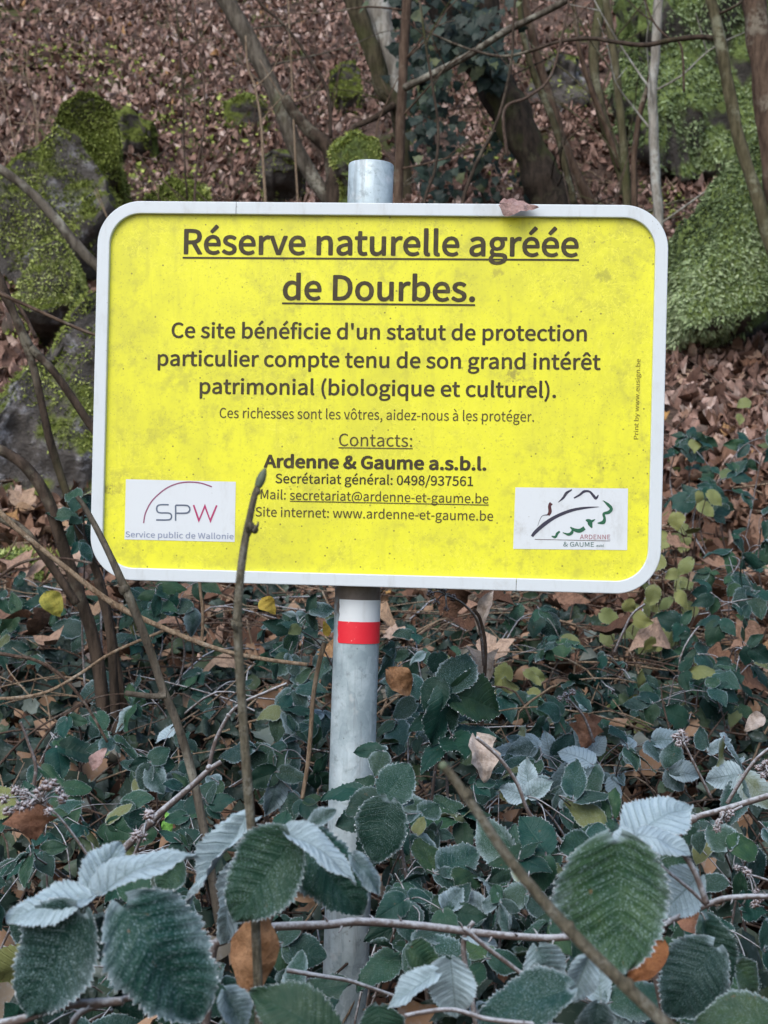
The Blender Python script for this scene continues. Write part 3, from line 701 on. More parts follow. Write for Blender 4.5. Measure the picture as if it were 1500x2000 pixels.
# steel rails and clamps that hold the board to the post, behind the board
def m_galv():
    t = NT('galvanised_steel')
    n1 = t.noise(16, 5, .7); n2 = t.noise(70, 5, .7); n3 = t.noise(9, 5, .65, t.mapping((6, 6, 1))); v = t.voro(55, None, 'F1', 1)
    c = t.mix(t.step(n1, .3, .7), (.28, .36, .40), (.48, .58, .63))
    bw = t.node('ShaderNodeRGBToBW'); t.l.new(t.voro(75, t.mapping((1, 1, .6)), 'F1', 1), bw.inputs[0])
    c = t.mix(.3, c, bw.outputs[0], 'SOFT_LIGHT')
    stv = t.noise(22, 5, .7, t.mapping((3, 3, .25)))
    c = t.mix(t.math('MULTIPLY', t.step(stv, .52, .68), .5), c, (.17, .19, .20))
    c = t.mix(t.math('MULTIPLY', t.step(stv, .36, .26), .45), c, (.60, .66, .70))
    c = t.mix(t.math('MULTIPLY', t.step(n3, .5, .75), .5), c, (.20, .23, .24))
    c = t.mix(t.math('MULTIPLY', t.step(n2, .54, .68), .45), c, (.14, .17, .18))
    c = t.mix(t.math('MULTIPLY', t.step(t.noise(24, 3), .60, .70), .4), c, (.62, .66, .68))
    d = t.voro(110); sp = t.math('MULTIPLY', t.math('SUBTRACT', 1.0, t.step(d, .06, .16)), t.step(t.noise(31, 2), .52, .6))
    c = t.mix(t.math('MULTIPLY', sp, .7), c, (.10, .11, .11))
    # rust wash plus the board's shade, both painted into the colour just below it
    x, z = loc(697, 1160); p = sv(x, .03, z) - foot
    n = t.node('ShaderNodeVectorMath', operation='DISTANCE'); t.l.new(t.obj(), n.inputs[0]); n.inputs[1].default_value = p
    f = t.step(t.math('ADD', n.outputs['Value'], t.math('MULTIPLY', t.math('SUBTRACT', n2, .5), .05)), .028, .05, .85, 0)
    c = t.mix(f, c, (.085, .05, .03))
    t.bump(n2, .15, .002)
    return t.done(c, .55, .4, None, Metallic=.25)
GALV = m_galv()
for zz in (.15, -.15):
    V = [sv(x, y, z + zz) for x in (-.30, .30) for y, z in ((.0035, .014), (.0035, -.014), (.012, -.014), (.012, .014))]
    mesh('rail', V, [(0, 1, 2, 3), (7, 6, 5, 4)] + [(i, i + 4, (i + 1) % 4 + 4, (i + 1) % 4) for i in range(4)], GALV, sign, smooth=False)
PR = .0307
def post_mesh():
    side = ax.cross(Vector((0, 1, 0))).normalized(); fw = ax.cross(side)
    V, Fc = [], []; N = 40; st = [foot + ax * (k * ((post_top - foot).length) / 24) for k in range(25)]
    rings = [(s, PR) for s in st[:-1]] + [(post_top - ax * .0012, PR), (post_top, PR - .0008), (post_top, PR - .0030), (post_top - ax * .25, PR - .0032)]
    for c, r in rings:
        for k in range(N):
            a = 2 * math.pi * k / N; V.append(c + (side * math.cos(a) + fw * math.sin(a)) * r)
    for i in range(len(rings) - 1):
        for k in range(N): Fc.append((i * N + k, i * N + (k + 1) % N, (i + 1) * N + (k + 1) % N, (i + 1) * N + k))
    Fc.append(tuple((len(rings) - 1) * N + k for k in range(N)))
    return mesh('post', V, Fc, GALV, sign)
post = post_mesh()
for zz in (.15, -.15):       # clamp band round the post at each rail
    c = sv(0, 0, zz); k = (c.z - foot.z) / ax.z; c = foot + ax * k
    side = ax.cross(Vector((0, 1, 0))).normalized(); fw = ax.cross(side); V, Fc = [], []; N = 32
    for h, r in ((-.012, PR + .0005), (-.012, PR + .003), (.012, PR + .003), (.012, PR + .0005)):
        for q in range(N):
            a = 2 * math.pi * q / N; V.append(c + ax * h + (side * math.cos(a) + fw * math.sin(a)) * r)
    for i in range(4):
        for q in range(N): Fc.append((i * N + q, i * N + (q + 1) % N, ((i + 1) % 4) * N + (q + 1) % N, ((i + 1) % 4) * N + q))
    mesh('clamp', V, Fc, GALV, sign)
# trail blaze: white and red stickers bent round the post
def sticker(name, z0, z1, a0, a1, mat, lift, jag=0):
    side = Vector((1, 0, 0)) - ax * ax.x; side.normalize(); back = ax.cross(side)   # +y-ish
    if back.y < 0: back = -back
    V, Fc = [], []; N = 22
    for i, zc in enumerate([z0 + (z1 - z0) * j / 6 for j in range(7)]):
        c = foot + ax * ((zc - foot.z) / ax.z)
        for k in range(N + 1):
            e = random.uniform(-1, 1) * jag if k in (0, N) else 0
            a = R_(a0 + (a1 - a0) * k / N + e); V.append(c + (side * math.sin(a) - back * math.cos(a)) * (PR + lift))
    for i in range(6):
        for k in range(N):
            q = i * (N + 1) + k; Fc.append((q, q + 1, q + N + 2, q + N + 1))
    return mesh(name, V, Fc, mat, post)
def m_red():
    t = NT('red_sticker'); n = t.noise(60, 4); n2 = t.noise(120, 4, .7)
    c = t.mix(n, (.62, .012, .028), (.72, .03, .05))
    c = t.mix(t.math('MULTIPLY', t.step(n2, .66, .72), .8), c, (.75, .5, .5))
    return t.done(c, .35, .45)
zz = lambda py: CAM_Z + (1000 - py) / F * 1.95
sticker('white_stripe', zz(1219), zz(1174), -48, 88, m_white('white_sticker', (.62, .68, .72), .3), .0006, 2)
sticker('red_stripe', zz(1260), zz(1217), -50, 89, m_red(), .0009, 3)
# number of print pieces lie on the face
YF = -.0009
GL = {"&":[557,[[212,-11,262,-6,308,8,348,30,385,58,421,34,456,15,490,0,523,-11,543,52,508,64,470,83,431,109,464,157,492,210,516,265,535,323,466,323,450,274,430,228,408,185,381,147,339,184,299,225,262,269,229,315,279,352,322,393,353,439,364,493,356,541,333,578,296,602,246,611,190,600,147,570,119,525,109,470,112,436,119,402,132,366,148,329,103,295,65,257,39,211,29,156,43,89,80,36,138,2],[336,97,300,72,261,55,221,49,174,57,136,79,111,114,102,160,113,203,140,242,178,277,212,229,251,182,292,138],[201,364,186,401,176,437,173,471,182,515,208,546,247,558,280,549,298,524,304,491,295,454,273,422,240,392]]],"'":[228,[[90,395,137,395,151,548,152,631,74,631,75,548]]],"(":[277,[[196,-160,241,-140,196,-49,163,49,144,151,138,255,144,358,163,459,196,557,241,648,196,670,145,575,107,476,84,370,75,255,84,139,107,32,145,-67]]],")":[277,[[81,-160,132,-67,169,32,193,139,201,255,193,370,169,476,132,575,81,670,34,648,81,557,114,459,133,358,140,255,133,151,114,49,81,-49,34,-140]]],",":[228,[[61,-156,111,-127,149,-88,173,-40,181,16,173,63,152,93,118,103,90,97,69,79,61,51,69,23,89,5,116,-2,125,-1,115,-46,87,-84,43,-111]]],"-":[284,[[38,201,247,201,247,258,38,258]]],".":[228,[[114,-11,141,-3,160,16,168,46,160,76,141,96,114,103,86,96,67,76,60,46,67,16,86,-3]]],"/":[321,[[9,-147,64,-147,309,650,255,650]]],"0":[454,[[228,-11,305,9,364,67,401,165,414,302,401,438,364,534,305,592,228,611,150,592,91,534,54,438,41,302,54,165,91,67,150,9],[228,50,181,65,145,110,121,188,113,302,121,415,145,493,181,537,228,552,274,537,310,493,334,415,342,302,334,188,310,110,274,65]]],"1":[454,[[72,0,401,0,401,62,281,62,281,600,223,600,188,583,148,569,99,557,99,510,206,510,206,62,72,62]]],"3":[454,[[215,-11,291,1,352,35,393,88,408,160,399,217,371,261,331,293,282,313,282,317,325,338,359,370,380,411,388,461,375,524,338,571,283,601,213,611,164,605,120,590,81,568,46,539,86,492,123,522,164,543,210,550,265,538,300,505,312,455,303,410,275,374,224,349,146,341,146,283,234,275,291,250,323,212,332,163,323,116,298,81,260,59,210,52,164,57,124,72,91,94,62,120,24,72,57,41,99,14,152,-4]]],"4":[454,[[278,0,349,0,349,165,429,165,429,225,349,225,349,600,266,600,16,214,16,165,278,165],[278,225,94,225,231,430,279,518,282,518,278,409]]],"5":[454,[[214,-11,288,3,350,43,394,107,411,195,397,281,358,340,300,375,230,386,197,383,167,375,140,363,156,536,381,536,381,600,90,600,70,320,111,295,143,314,174,326,210,330,262,321,301,294,326,251,335,193,325,134,298,90,257,61,207,52,159,57,120,72,87,93,60,118,22,69,56,39,98,14,150,-4]]],"6":[454,[[246,-11,313,3,368,43,405,105,419,184,407,267,374,326,321,361,252,372,216,368,180,353,146,331,116,300,130,418,164,495,212,536,271,549,306,544,339,528,366,503,408,549,381,574,349,593,311,606,268,611,184,593,113,537,64,436,46,286,61,156,103,64,167,8],[118,241,148,276,180,300,211,313,240,317,287,307,321,281,341,239,348,184,340,128,319,86,286,58,246,48,196,61,157,98,131,158]]],"7":[454,[[162,0,240,0,252,161,279,298,330,425,416,555,416,600,40,600,40,536,332,536,257,415,207,292,176,157]]],"8":[454,[[229,-11,306,1,365,34,403,83,417,144,408,199,386,243,354,276,316,302,316,306,343,332,369,365,388,406,395,451,384,515,351,565,300,597,231,609,166,598,114,567,79,519,66,457,73,413,91,375,116,344,147,318,147,315,107,288,72,251,47,205,38,149,52,85,92,34,152,1],[270,326,219,348,175,375,145,410,134,457,147,508,180,541,230,553,273,545,305,523,325,489,332,447,325,404,304,363],[230,45,180,53,140,76,114,111,104,156,110,197,127,233,153,265,187,291,247,266,298,236,333,199,345,147,337,105,314,73,277,52]]],"9":[454,[[192,-11,274,8,343,66,392,171,410,326,395,451,352,540,288,593,208,611,142,597,87,557,50,496,36,416,48,334,81,275,133,240,201,228,239,233,275,247,310,270,340,300,325,183,292,106,245,64,190,52,152,57,118,73,88,97,47,51,75,26,108,7,147,-6],[339,363,308,327,276,302,244,288,214,283,167,293,133,319,113,361,106,416,114,472,136,515,168,543,209,553,260,540,299,504,326,445]]],":":[228,[[114,319,141,326,160,346,168,377,160,406,141,426,114,434,86,426,67,406,60,377,67,346,86,326],[114,-11,141,-3,160,16,168,46,160,76,141,96,114,103,86,96,67,76,60,46,67,16,86,-3]]],"@":[774,[[368,-142,414,-139,459,-130,501,-116,542,-95,521,-51,489,-67,453,-80,415,-89,373,-92,265,-73,179,-19,121,69,101,188,128,334,200,445,303,516,422,541,531,522,611,469,659,387,675,285,664,206,635,146,596,109,552,96,513,108,496,143,502,204,538,386,489,386,478,349,476,349,457,374,432,389,404,394,331,374,275,324,239,256,227,182,235,126,259,85,294,60,337,52,378,60,416,83,449,115,451,115,467,76,500,53,545,45,609,61,667,107,711,183,728,288,707,411,647,507,552,569,428,591,282,562,160,480,77,352,46,186,71,45,140,-58,242,-120],[352,103,319,111,296,138,287,186,295,239,319,290,355,327,404,341,426,338,445,326,462,303,437,158,406,127,378,109]]],"A":[498,[[3,0,79,0,138,183,357,183,414,0,494,0,291,600,206,600],[156,243,186,336,246,539,249,539,309,336,338,243]]],"C":[522,[[309,-11,364,-5,412,12,455,39,493,75,451,124,421,95,389,74,352,60,312,56,234,73,176,122,138,200,125,302,139,403,177,479,237,528,314,544,362,537,403,517,437,488,478,537,448,565,410,588,365,605,314,611,208,589,123,528,68,430,47,300,67,169,122,71,205,10]]],"D":[563,[[83,0,236,0,356,20,443,80,497,175,515,302,497,429,443,523,354,580,232,600,83,600],[158,62,158,539,226,539,319,523,385,477,424,403,437,302,424,201,385,125,319,78,226,62]]],"E":[482,[[83,0,437,0,437,65,158,65,158,283,386,283,386,348,158,348,158,536,428,536,428,600,83,600]]],"G":[564,[[318,-11,376,-5,427,9,470,31,503,59,503,311,306,311,306,248,434,248,434,91,405,72,367,60,326,56,240,73,177,122,139,200,125,302,139,403,180,479,243,528,325,544,366,540,401,528,430,510,454,488,495,537,465,564,427,587,380,604,323,611,213,589,125,528,68,430,47,300,68,169,124,71,209,10]]],"M":[665,[[83,0,151,0,151,332,141,509,144,509,192,372,306,61,357,61,470,372,518,509,521,509,512,332,512,0,582,0,582,600,491,600,377,279,335,154,332,154,288,279,174,600,83,600]]],"N":[592,[[83,0,154,0,154,315,145,503,148,503,213,379,431,0,509,0,509,600,437,600,437,288,448,98,444,98,379,222,160,600,83,600]]],"P":[518,[[83,0,158,0,158,239,257,239,347,250,417,284,462,342,478,424,462,507,416,561,345,591,254,600,83,600],[158,300,158,539,244,539,313,533,363,514,393,479,403,424,393,368,365,330,316,308,247,300]]],"R":[520,[[158,315,158,539,259,539,321,533,367,515,395,482,404,432,395,381,367,344,321,322,259,315],[412,0,497,0,345,263,400,284,443,320,470,369,480,432,464,511,421,563,354,591,270,600,83,600,83,0,158,0,158,255,266,255]]],"S":[488,[[249,-11,334,3,398,39,438,93,453,160,443,218,417,262,378,295,329,320,244,357,209,373,177,392,153,420,144,458,152,494,175,521,210,538,256,544,296,540,332,529,364,512,393,489,432,537,397,567,355,590,308,605,256,611,181,599,121,566,81,516,67,452,78,394,107,351,147,320,189,298,275,260,315,242,347,220,368,193,376,153,367,113,342,83,303,63,250,56,204,61,160,76,119,100,84,130,39,78,82,41,131,13,187,-4]]],"U":[590,[[295,-11,381,3,449,46,494,126,511,247,511,600,438,600,438,246,427,155,396,97,351,65,295,56,240,65,196,97,166,155,156,246,156,600,80,600,80,247,97,126,142,46,210,3]]],"W":[719,[[148,0,238,0,327,362,358,498,361,498,390,362,481,0,573,0,697,600,625,600,560,273,527,79,522,79,480,273,396,600,327,600,244,273,201,79,198,79,162,273,99,600,21,600]]],"a":[461,[[178,-11,218,-6,256,8,292,28,325,53,327,53,334,0,395,0,395,273,387,349,359,406,311,443,241,456,189,451,142,437,101,418,67,398,96,346,124,364,156,379,192,390,229,394,274,384,302,359,317,323,321,282,199,260,114,227,64,179,48,115,58,62,85,22,126,-2],[199,50,159,57,131,80,120,120,131,159,164,191,226,215,321,232,321,108,279,76,240,56]]],"b":[506,[[271,-11,344,5,406,52,448,127,464,229,453,323,419,394,363,440,287,456,250,451,214,438,179,418,147,394,151,473,151,652,75,652,75,0,135,0,142,46,145,46,186,16,229,-4],[259,52,226,57,189,71,151,98,151,332,192,365,231,386,268,393,323,381,359,348,380,296,386,228,377,155,350,99,310,64]]],"c":[417,[[250,-11,290,-7,327,4,363,22,395,45,362,96,331,73,296,58,257,52,201,64,158,98,129,152,120,222,130,292,159,346,203,381,259,393,292,388,321,375,348,354,386,404,351,429,309,449,256,456,174,440,106,394,60,321,43,222,58,123,102,50,168,5]]],"d":[508,[[227,-11,265,-6,301,8,334,28,362,52,364,52,371,0,432,0,432,652,357,652,357,480,361,404,323,432,283,450,236,456,163,440,102,393,59,319,43,222,56,123,93,50,151,5],[243,52,191,64,153,97,129,151,120,223,130,292,158,346,199,381,249,393,285,388,321,373,357,346,357,113,320,79,283,59]]],"e":[453,[[255,-11,298,-7,336,2,370,17,401,34,375,84,341,65,304,53,264,49,206,60,160,91,129,140,116,205,416,205,419,247,407,333,373,399,317,441,241,456,168,440,104,393,59,320,43,222,59,124,104,51,172,5],[115,258,130,317,159,360,198,387,243,396,290,387,324,361,346,317,354,258]]],"f":[266,[[27,384,88,384,88,0,162,0,162,384,256,384,256,444,162,444,162,515,169,563,190,592,225,602,275,590,291,648,269,656,244,660,217,662,159,652,119,623,95,577,88,516,88,444,27,440]]],"g":[462,[[225,-205,318,-192,389,-159,434,-110,450,-51,440,-3,411,30,363,49,295,55,208,55,161,61,137,78,130,103,134,125,144,142,159,156,180,148,202,143,224,141,288,152,340,183,375,231,387,295,383,332,370,363,351,387,442,387,442,444,287,444,224,456,161,445,108,413,72,363,58,297,67,248,88,207,116,178,116,174,93,154,75,126,67,92,72,60,87,36,107,19,107,15,72,-14,49,-48,42,-86,55,-137,93,-174,151,-197],[224,192,188,199,158,220,138,253,130,297,143,353,177,389,224,401,262,394,292,374,312,341,319,297,312,253,291,220,261,199],[236,-153,181,-148,141,-132,116,-107,107,-75,112,-50,126,-24,152,0,210,-7,286,-7,336,-12,366,-30,377,-63,367,-96,338,-125,294,-145]]],"h":[497,[[75,0,151,0,151,323,191,360,230,383,272,390,310,384,336,362,351,326,356,272,356,0,431,0,431,282,422,356,398,411,355,445,295,456,252,450,214,434,179,410,147,381,151,473,151,652,75,652]]],"i":[225,[[75,0,151,0,151,444,75,444],[113,536,139,542,156,560,163,586,156,611,139,628,113,634,87,628,70,611,64,586,70,560,87,542]]],"l":[232,[[154,-11,197,-4,187,53,171,52,161,55,153,65,151,83,151,652,75,652,75,88,83,35,109,1]]],"m":[758,[[75,0,151,0,151,323,190,360,227,383,262,390,299,384,324,362,340,326,345,272,345,0,419,0,419,323,459,360,496,383,531,390,568,384,594,362,609,326,614,272,614,0,688,0,688,282,680,356,655,411,613,445,554,456,515,450,477,432,442,405,407,371,390,406,364,433,330,450,284,456,246,450,210,434,176,410,146,380,144,380,137,444,75,444]]],"n":[499,[[75,0,151,0,151,323,191,360,230,383,272,390,310,384,336,362,351,326,356,272,356,0,431,0,431,282,422,356,398,411,355,445,295,456,252,450,213,434,178,410,146,380,144,380,137,444,75,444]]],"o":[496,[[248,-11,326,5,392,50,437,123,453,222,437,321,392,394,326,440,248,456,170,440,104,394,59,321,43,222,59,123,104,50,170,5],[248,52,195,64,155,98,129,152,120,222,129,292,155,346,195,381,248,393,301,381,342,346,368,292,377,222,368,152,342,98,301,64]]],"p":[508,[[75,-187,151,-187,151,-37,148,41,189,13,230,-5,271,-11,344,5,406,52,448,127,464,229,453,323,419,394,363,440,287,456,249,451,212,437,177,417,146,393,144,393,137,444,75,444],[259,52,226,57,190,71,151,98,151,332,192,365,231,386,268,393,323,381,359,348,380,296,386,228,377,155,350,99,310,64]]],"q":[508,[[357,-187,432,-187,432,444,372,444,365,403,363,403,325,432,283,450,236,456,163,440,102,393,59,319,43,222,56,123,93,50,151,5,227,-11,264,-6,300,7,332,27,361,52,357,-29],[243,52,191,64,153,97,129,151,120,223,130,292,158,346,199,381,249,393,285,388,321,373,357,346,357,113,320,79,283,59]]],"r":[318,[[75,0,151,0,151,286,175,334,204,365,233,383,262,389,305,381,319,446,272,456,236,449,202,431,172,402,146,363,144,363,137,444,75,444]]],"s":[383,[[192,-11,261,0,311,28,342,70,353,121,341,174,310,211,266,237,218,256,171,275,136,299,122,333,131,366,158,389,205,398,241,393,274,379,305,359,341,405,313,425,281,441,244,452,204,456,139,446,91,419,61,379,51,330,62,281,92,246,134,220,180,201,228,182,266,155,282,117,272,82,243,57,194,47,156,51,123,62,92,79,62,101,26,51,61,26,101,7,145,-6]]],"t":[309,[[214,-11,243,-8,271,-2,297,6,282,62,232,50,191,60,169,89,163,135,163,384,284,384,284,444,163,444,163,570,101,570,92,444,22,440,22,384,88,384,88,138,95,77,116,30,155,0]]],"u":[497,[[205,-11,248,-5,286,11,320,37,352,70,354,70,360,0,422,0,422,444,348,444,348,129,318,95,289,72,260,58,228,54,190,61,164,82,149,119,144,172,144,444,69,444,69,163,77,88,102,33,144,0]]],"v":[426,[[171,0,259,0,416,444,342,444,258,192,217,61,213,61,172,192,88,444,11,444]]],"w":[656,[[146,0,232,0,295,238,326,368,330,368,360,240,424,0,515,0,635,444,563,444,498,187,471,64,467,64,436,187,367,444,294,444,224,187,195,64,191,64,165,187,98,444,22,444]]],"y":[426,[[83,-192,142,-180,187,-147,222,-98,249,-38,416,444,343,444,263,198,227,72,223,72,178,198,88,444,11,444,189,-1,179,-34,156,-84,123,-118,79,-130,45,-123,30,-183]]],"z":[389,[[29,0,365,0,365,61,123,61,358,404,358,444,54,444,54,384,263,384,29,40]]],"à":[461,[[178,-11,218,-6,256,8,292,28,325,53,327,53,334,0,395,0,395,273,387,349,359,406,311,443,241,456,189,451,142,437,101,418,67,398,96,346,124,364,156,379,192,390,229,394,274,384,302,359,317,323,321,282,199,260,114,227,64,179,48,115,58,62,85,22,126,-2],[199,50,159,57,131,80,120,120,131,159,164,191,226,215,321,232,321,108,279,76,240,56],[258,524,296,562,166,714,115,665]]],"é":[453,[[255,-11,298,-7,336,2,370,17,401,34,375,84,341,65,304,53,264,49,206,60,160,91,129,140,116,205,416,205,419,247,407,333,373,399,317,441,241,456,168,440,104,393,59,320,43,222,59,124,104,51,172,5],[115,258,130,317,159,360,198,387,243,396,290,387,324,361,346,317,354,258],[228,524,371,665,319,714,190,562]]],"ê":[453,[[255,-11,298,-7,336,2,370,17,401,34,375,84,341,65,304,53,264,49,206,60,160,91,129,140,116,205,416,205,419,247,407,333,373,399,317,441,241,456,168,440,104,393,59,320,43,222,59,124,104,51,172,5],[115,258,130,317,159,360,198,387,243,396,290,387,324,361,346,317,354,258],[100,549,132,520,239,623,243,623,350,520,383,549,278,677,204,677]]],"ô":[496,[[248,-11,326,5,392,50,437,123,453,222,437,321,392,394,326,440,248,456,170,440,104,394,59,321,43,222,59,123,104,50,170,5],[248,52,195,64,155,98,129,152,120,222,129,292,155,346,195,381,248,393,301,381,342,346,368,292,377,222,368,152,342,98,301,64],[106,549,138,520,246,623,250,623,358,520,390,549,286,677,210,677]]]," ":[183,[]]}
def polymesh(name, contours, mat, parent, y=YF, weight=0.0, xf=None):
    """flat filled outlines (x, z on the board) -> one mesh part; weight thickens the letters all round"""
    cu = bpy.data.curves.new('tmp', 'CURVE'); cu.dimensions = '2D'; cu.fill_mode = 'BOTH'
    for c in contours:
        sp = cu.splines.new('POLY'); sp.points.add(len(c) - 1); sp.use_cyclic_u = True
        for p, q in zip(sp.points, c): p.co = (q[0], q[1], 0, 1)
    ob = bpy.data.objects.new('tmp', cu); COL.objects.link(ob)
    me = bpy.data.meshes.new_from_object(ob.evaluated_get(bpy.context.evaluated_depsgraph_get()))
    V = [v.co.copy() for v in me.vertices]; Fc = [tuple(p.vertices) for p in me.polygons]
    bpy.data.objects.remove(ob); bpy.data.curves.remove(cu); bpy.data.meshes.remove(me)
    W, FF = [], []
    for k in range(9 if weight else 1):
        dx, dz = (weight * math.cos(k * math.pi / 4), weight * math.sin(k * math.pi / 4)) if k < 8 and weight else (0, 0)
        o = len(W)
        for v in V:
            x, z = xf(v.x + dx, v.y + dz)
            W.append(sv(x, y - .00002 * k, z))
        FF += [tuple(i + o for i in f) for f in Fc]
    return mesh(name, W, FF, mat, parent, smooth=False)
def text(s, A, B, cap, mat, weight=0.0, name='lettering', parent=None, y=YF, track=0):
    """s from pixel A to pixel B along the baseline; cap height in pixels"""
    x = 0; cs = []
    for ch in s:
        adv, con = GL[ch]
        for c in con: cs.append([(x + c[i], c[i + 1]) for i in range(0, len(c), 2)])
        x += adv + track
    xmin = min(p[0] for c in cs for p in c) - weight; xmax = max(p[0] for c in cs for p in c) + weight
    a = Vector(loc(*A)); b = Vector(loc(*B)); u = (b - a); L = u.length; u.normalize(); vv = Vector((-u.y, u.x))
    sx = L / (xmax - xmin); sy = cap / 1487.0 / 600
    f = lambda px, py: tuple(a + u * ((px - xmin) * sx) + vv * (py * sy))
    return polymesh(name, cs, mat, parent or sign, y, weight, f)
def line(A, B, th, mat, name='underline', parent=None, y=YF - .0002):
    a = Vector(loc(*A)); b = Vector(loc(*B)); u = (b - a).normalized(); v = Vector((-u.y, u.x)) * th / 1487 / 2
    V = [sv(*(lambda q: (q.x, y, q.y))(p)) for p in (a - v, b - v, b + v, a + v)]
    return mesh(name, V, [(0, 1, 2, 3)], mat, parent or sign, smooth=False)
text("Réserve naturelle agréée", (359, 495.5), (1130, 501), 47.5, INK, 18)
line((357, 503.5), (1131, 508), 3.6, INK)
text("de Dourbes.", (552, 585), (928, 588.3), 47.5, INK, 18)
line((551, 592.5), (928, 596), 3.6, INK)
text("Ce site bénéficie d'un statut de protection", (335, 659.3), (1146, 666), 29, INK, 16)
text("particulier compte tenu de son grand intérêt", (308, 713.8), (1173, 722), 29, INK, 16)
text("patrimonial (biologique et culturel).", (390, 768.5), (1086, 776.5), 29, INK, 16)
text("Ces richesses sont les vôtres, aidez-nous à les protéger.", (429, 816), (1043, 823.6), 19.5, INK2, 3)
text("Contacts:", (662, 870.8), (805, 872.6), 24, INK2, 2)
line((661, 874.4), (806, 876.3), 2, INK2)
text("Ardenne & Gaume a.s.b.l.", (515, 912.5), (950, 918), 23.5, INK, 34)
text("Secrétariat général: 0498/937561", (538, 943.3), (924, 949), 18, INK, 12)
text("Mail: ", (509, 974), (558, 975.6), 18, INK2, 5)
text("secretariat@ardenne-et-gaume.be", (566, 975.8), (954, 983.2), 18, INK2, 5)
line((566, 978.8), (954, 986.4), 1.8, INK2)
text("Site internet: www.ardenne-et-gaume.be", (499, 1008.3), (963, 1017), 18, INK2, 5)
text("Print by www.eusign.be", (1246, 858), (1250.5, 701), 8, INK_OLIVE, 8)
# logo panels
def quad(corners, mat, name, parent=None, y=YF):
    V = []
    for c in corners:
        x, z = loc(*c); V.append(sv(x, y, z))
    return mesh(name, V, [(0, 1, 2, 3)], mat, parent or sign, smooth=False)
lp = quad([(243.5, 1053.5), (458.5, 1058.5), (460.7, 941), (246.3, 936)], WHITE2, 'logo_panel')
lp['label'] = 'white logo panel with an arc and the letters SPW'
def stroke(pts, w, mat, name, parent, y=YF - .0003, sm=True, closed=False):
    """brush stroke through pixel points; w = width(s) in px"""
    q = [Vector(p) for p in pts]; ws = w if hasattr(w, '__len__') else [w] * len(q)
    cs, cw = [], []
    k = 6 if sm else 1
    for i in range(len(q) - 1):
        p0 = q[max(i - 1, 0)]; p1 = q[i]; p2 = q[i + 1]; p3 = q[min(i + 2, len(q) - 1)]
        for j in range(k):
            t = j / k
            cs.append(.5 * ((2 * p1) + (p2 - p0) * t + (2 * p0 - 5 * p1 + 4 * p2 - p3) * t * t + (3 * p1 - p0 - 3 * p2 + p3) * t ** 3) if sm else p1)
            cw.append(ws[i] * (1 - t) + ws[i + 1] * t)
    cs.append(q[-1]); cw.append(ws[-1]); V, Fc = [], []
    for i, c in enumerate(cs):
        a = cs[max(i - 1, 0)]; b = cs[min(i + 1, len(cs) - 1)]
        d = (b - a).normalized()
        nn = Vector((-d.y, d.x)) * cw[i] / 2
        if not sm and 0 < i < len(cs) - 1:
            d1 = (c - a).normalized(); d2 = (b - c).normalized(); nn = nn / max(.35, math.cos(d1.angle(d2) / 2))
        for s in (1, -1):
            x, z = loc(*(c + nn * s)); V.append(sv(x, y, z))
    for i in range(len(cs) - 1): Fc.append((i * 2, i * 2 + 1, i * 2 + 3, i * 2 + 2))
    return mesh(name, V, Fc, mat, parent, smooth=False)
z4 = lambda L: [(170 + x / 4.286, 900 + y / 4.286) for x, y in L]
stroke(z4([(475, 522), (490, 440), (535, 350), (600, 280), (680, 222), (770, 188), (860, 178), (955, 187), (1046, 217)]), 2.5, INK_PURPLE, 'logo_arc', lp)
stroke(z4([(685, 368), (620, 368), (592, 378), (584, 404), (594, 428), (622, 436), (672, 436), (700, 444), (709, 466), (700, 488), (672, 495), (580, 495)]), 2.9, INK_BLUE, 'logo_letter', lp)
stroke(z4([(743, 502), (743, 372)]), 2.9, INK_BLUE, 'logo_letter', lp)
stroke(z4([(743, 372), (820, 372), (850, 380), (862, 405), (850, 430), (820, 438), (746, 438)]), 2.9, INK_BLUE, 'logo_letter', lp, y=YF - .0005)
stroke(z4([(893, 370), (938, 500), (988, 378), (1033, 503), (1087, 373)]), 3.2, INK_MAG, 'logo_letter', lp, sm=False)
text("Service public de Wallonie", (245.3, 1048.8), (456.5, 1053), 11, INK_DOVE, 4, 'lettering', lp, YF - .0003)
ap = quad([(1002.2, 1072), (1224.7, 1074.3), (1226.5, 954), (1006.6, 952)], WHITE2, 'logo_panel')
ap['label'] = 'white logo panel with charcoal and green brush strokes in a leaf shape'
z5 = lambda L: [(980 + x / 4.545, 920 + y / 4.545) for x, y in L]
stroke(z5([(268, 580), (300, 540), (380, 470), (480, 405), (600, 355), (700, 332), (790, 322), (865, 318)]), [5, 7, 7.5, 6.5, 6, 5, 3, .4], INK_NAVY, 'brush_stroke', ap)
stroke(z5([(412, 392), (428, 360), (424, 310), (440, 285)]), [5, 7, 6, 7.5], INK_MAROON, 'brush_stroke', ap)
stroke(z5([(412, 388), (360, 398), (335, 440), (318, 490)]), [2, 1.1, .8, .5], INK_NAVY, 'brush_stroke', ap)
stroke(z5([(500, 278), (545, 238), (575, 195), (622, 165)]), [.6, 4.5, 5.5, 2], INK_NAVY, 'brush_stroke', ap)
stroke(z5([(640, 240), (690, 212), (730, 182), (778, 182), (810, 215), (835, 242), (858, 212)]), [2.5, 4, 5, 3.6, 5, 5.5, 1.5], INK_NAVY, 'brush_stroke', ap)
stroke(z5([(900, 262), (945, 300), (972, 335), (950, 365), (905, 380), (912, 420), (900, 455), (850, 462)]), [1, 6, 6, 6.5, 5, 5, 8, 1.5], INK_GREEN, 'brush_stroke', ap)
stroke(z5([(745, 435), (775, 445), (785, 470), (800, 505)]), [2, 9, 9, 2], INK_GREEN, 'brush_stroke', ap)
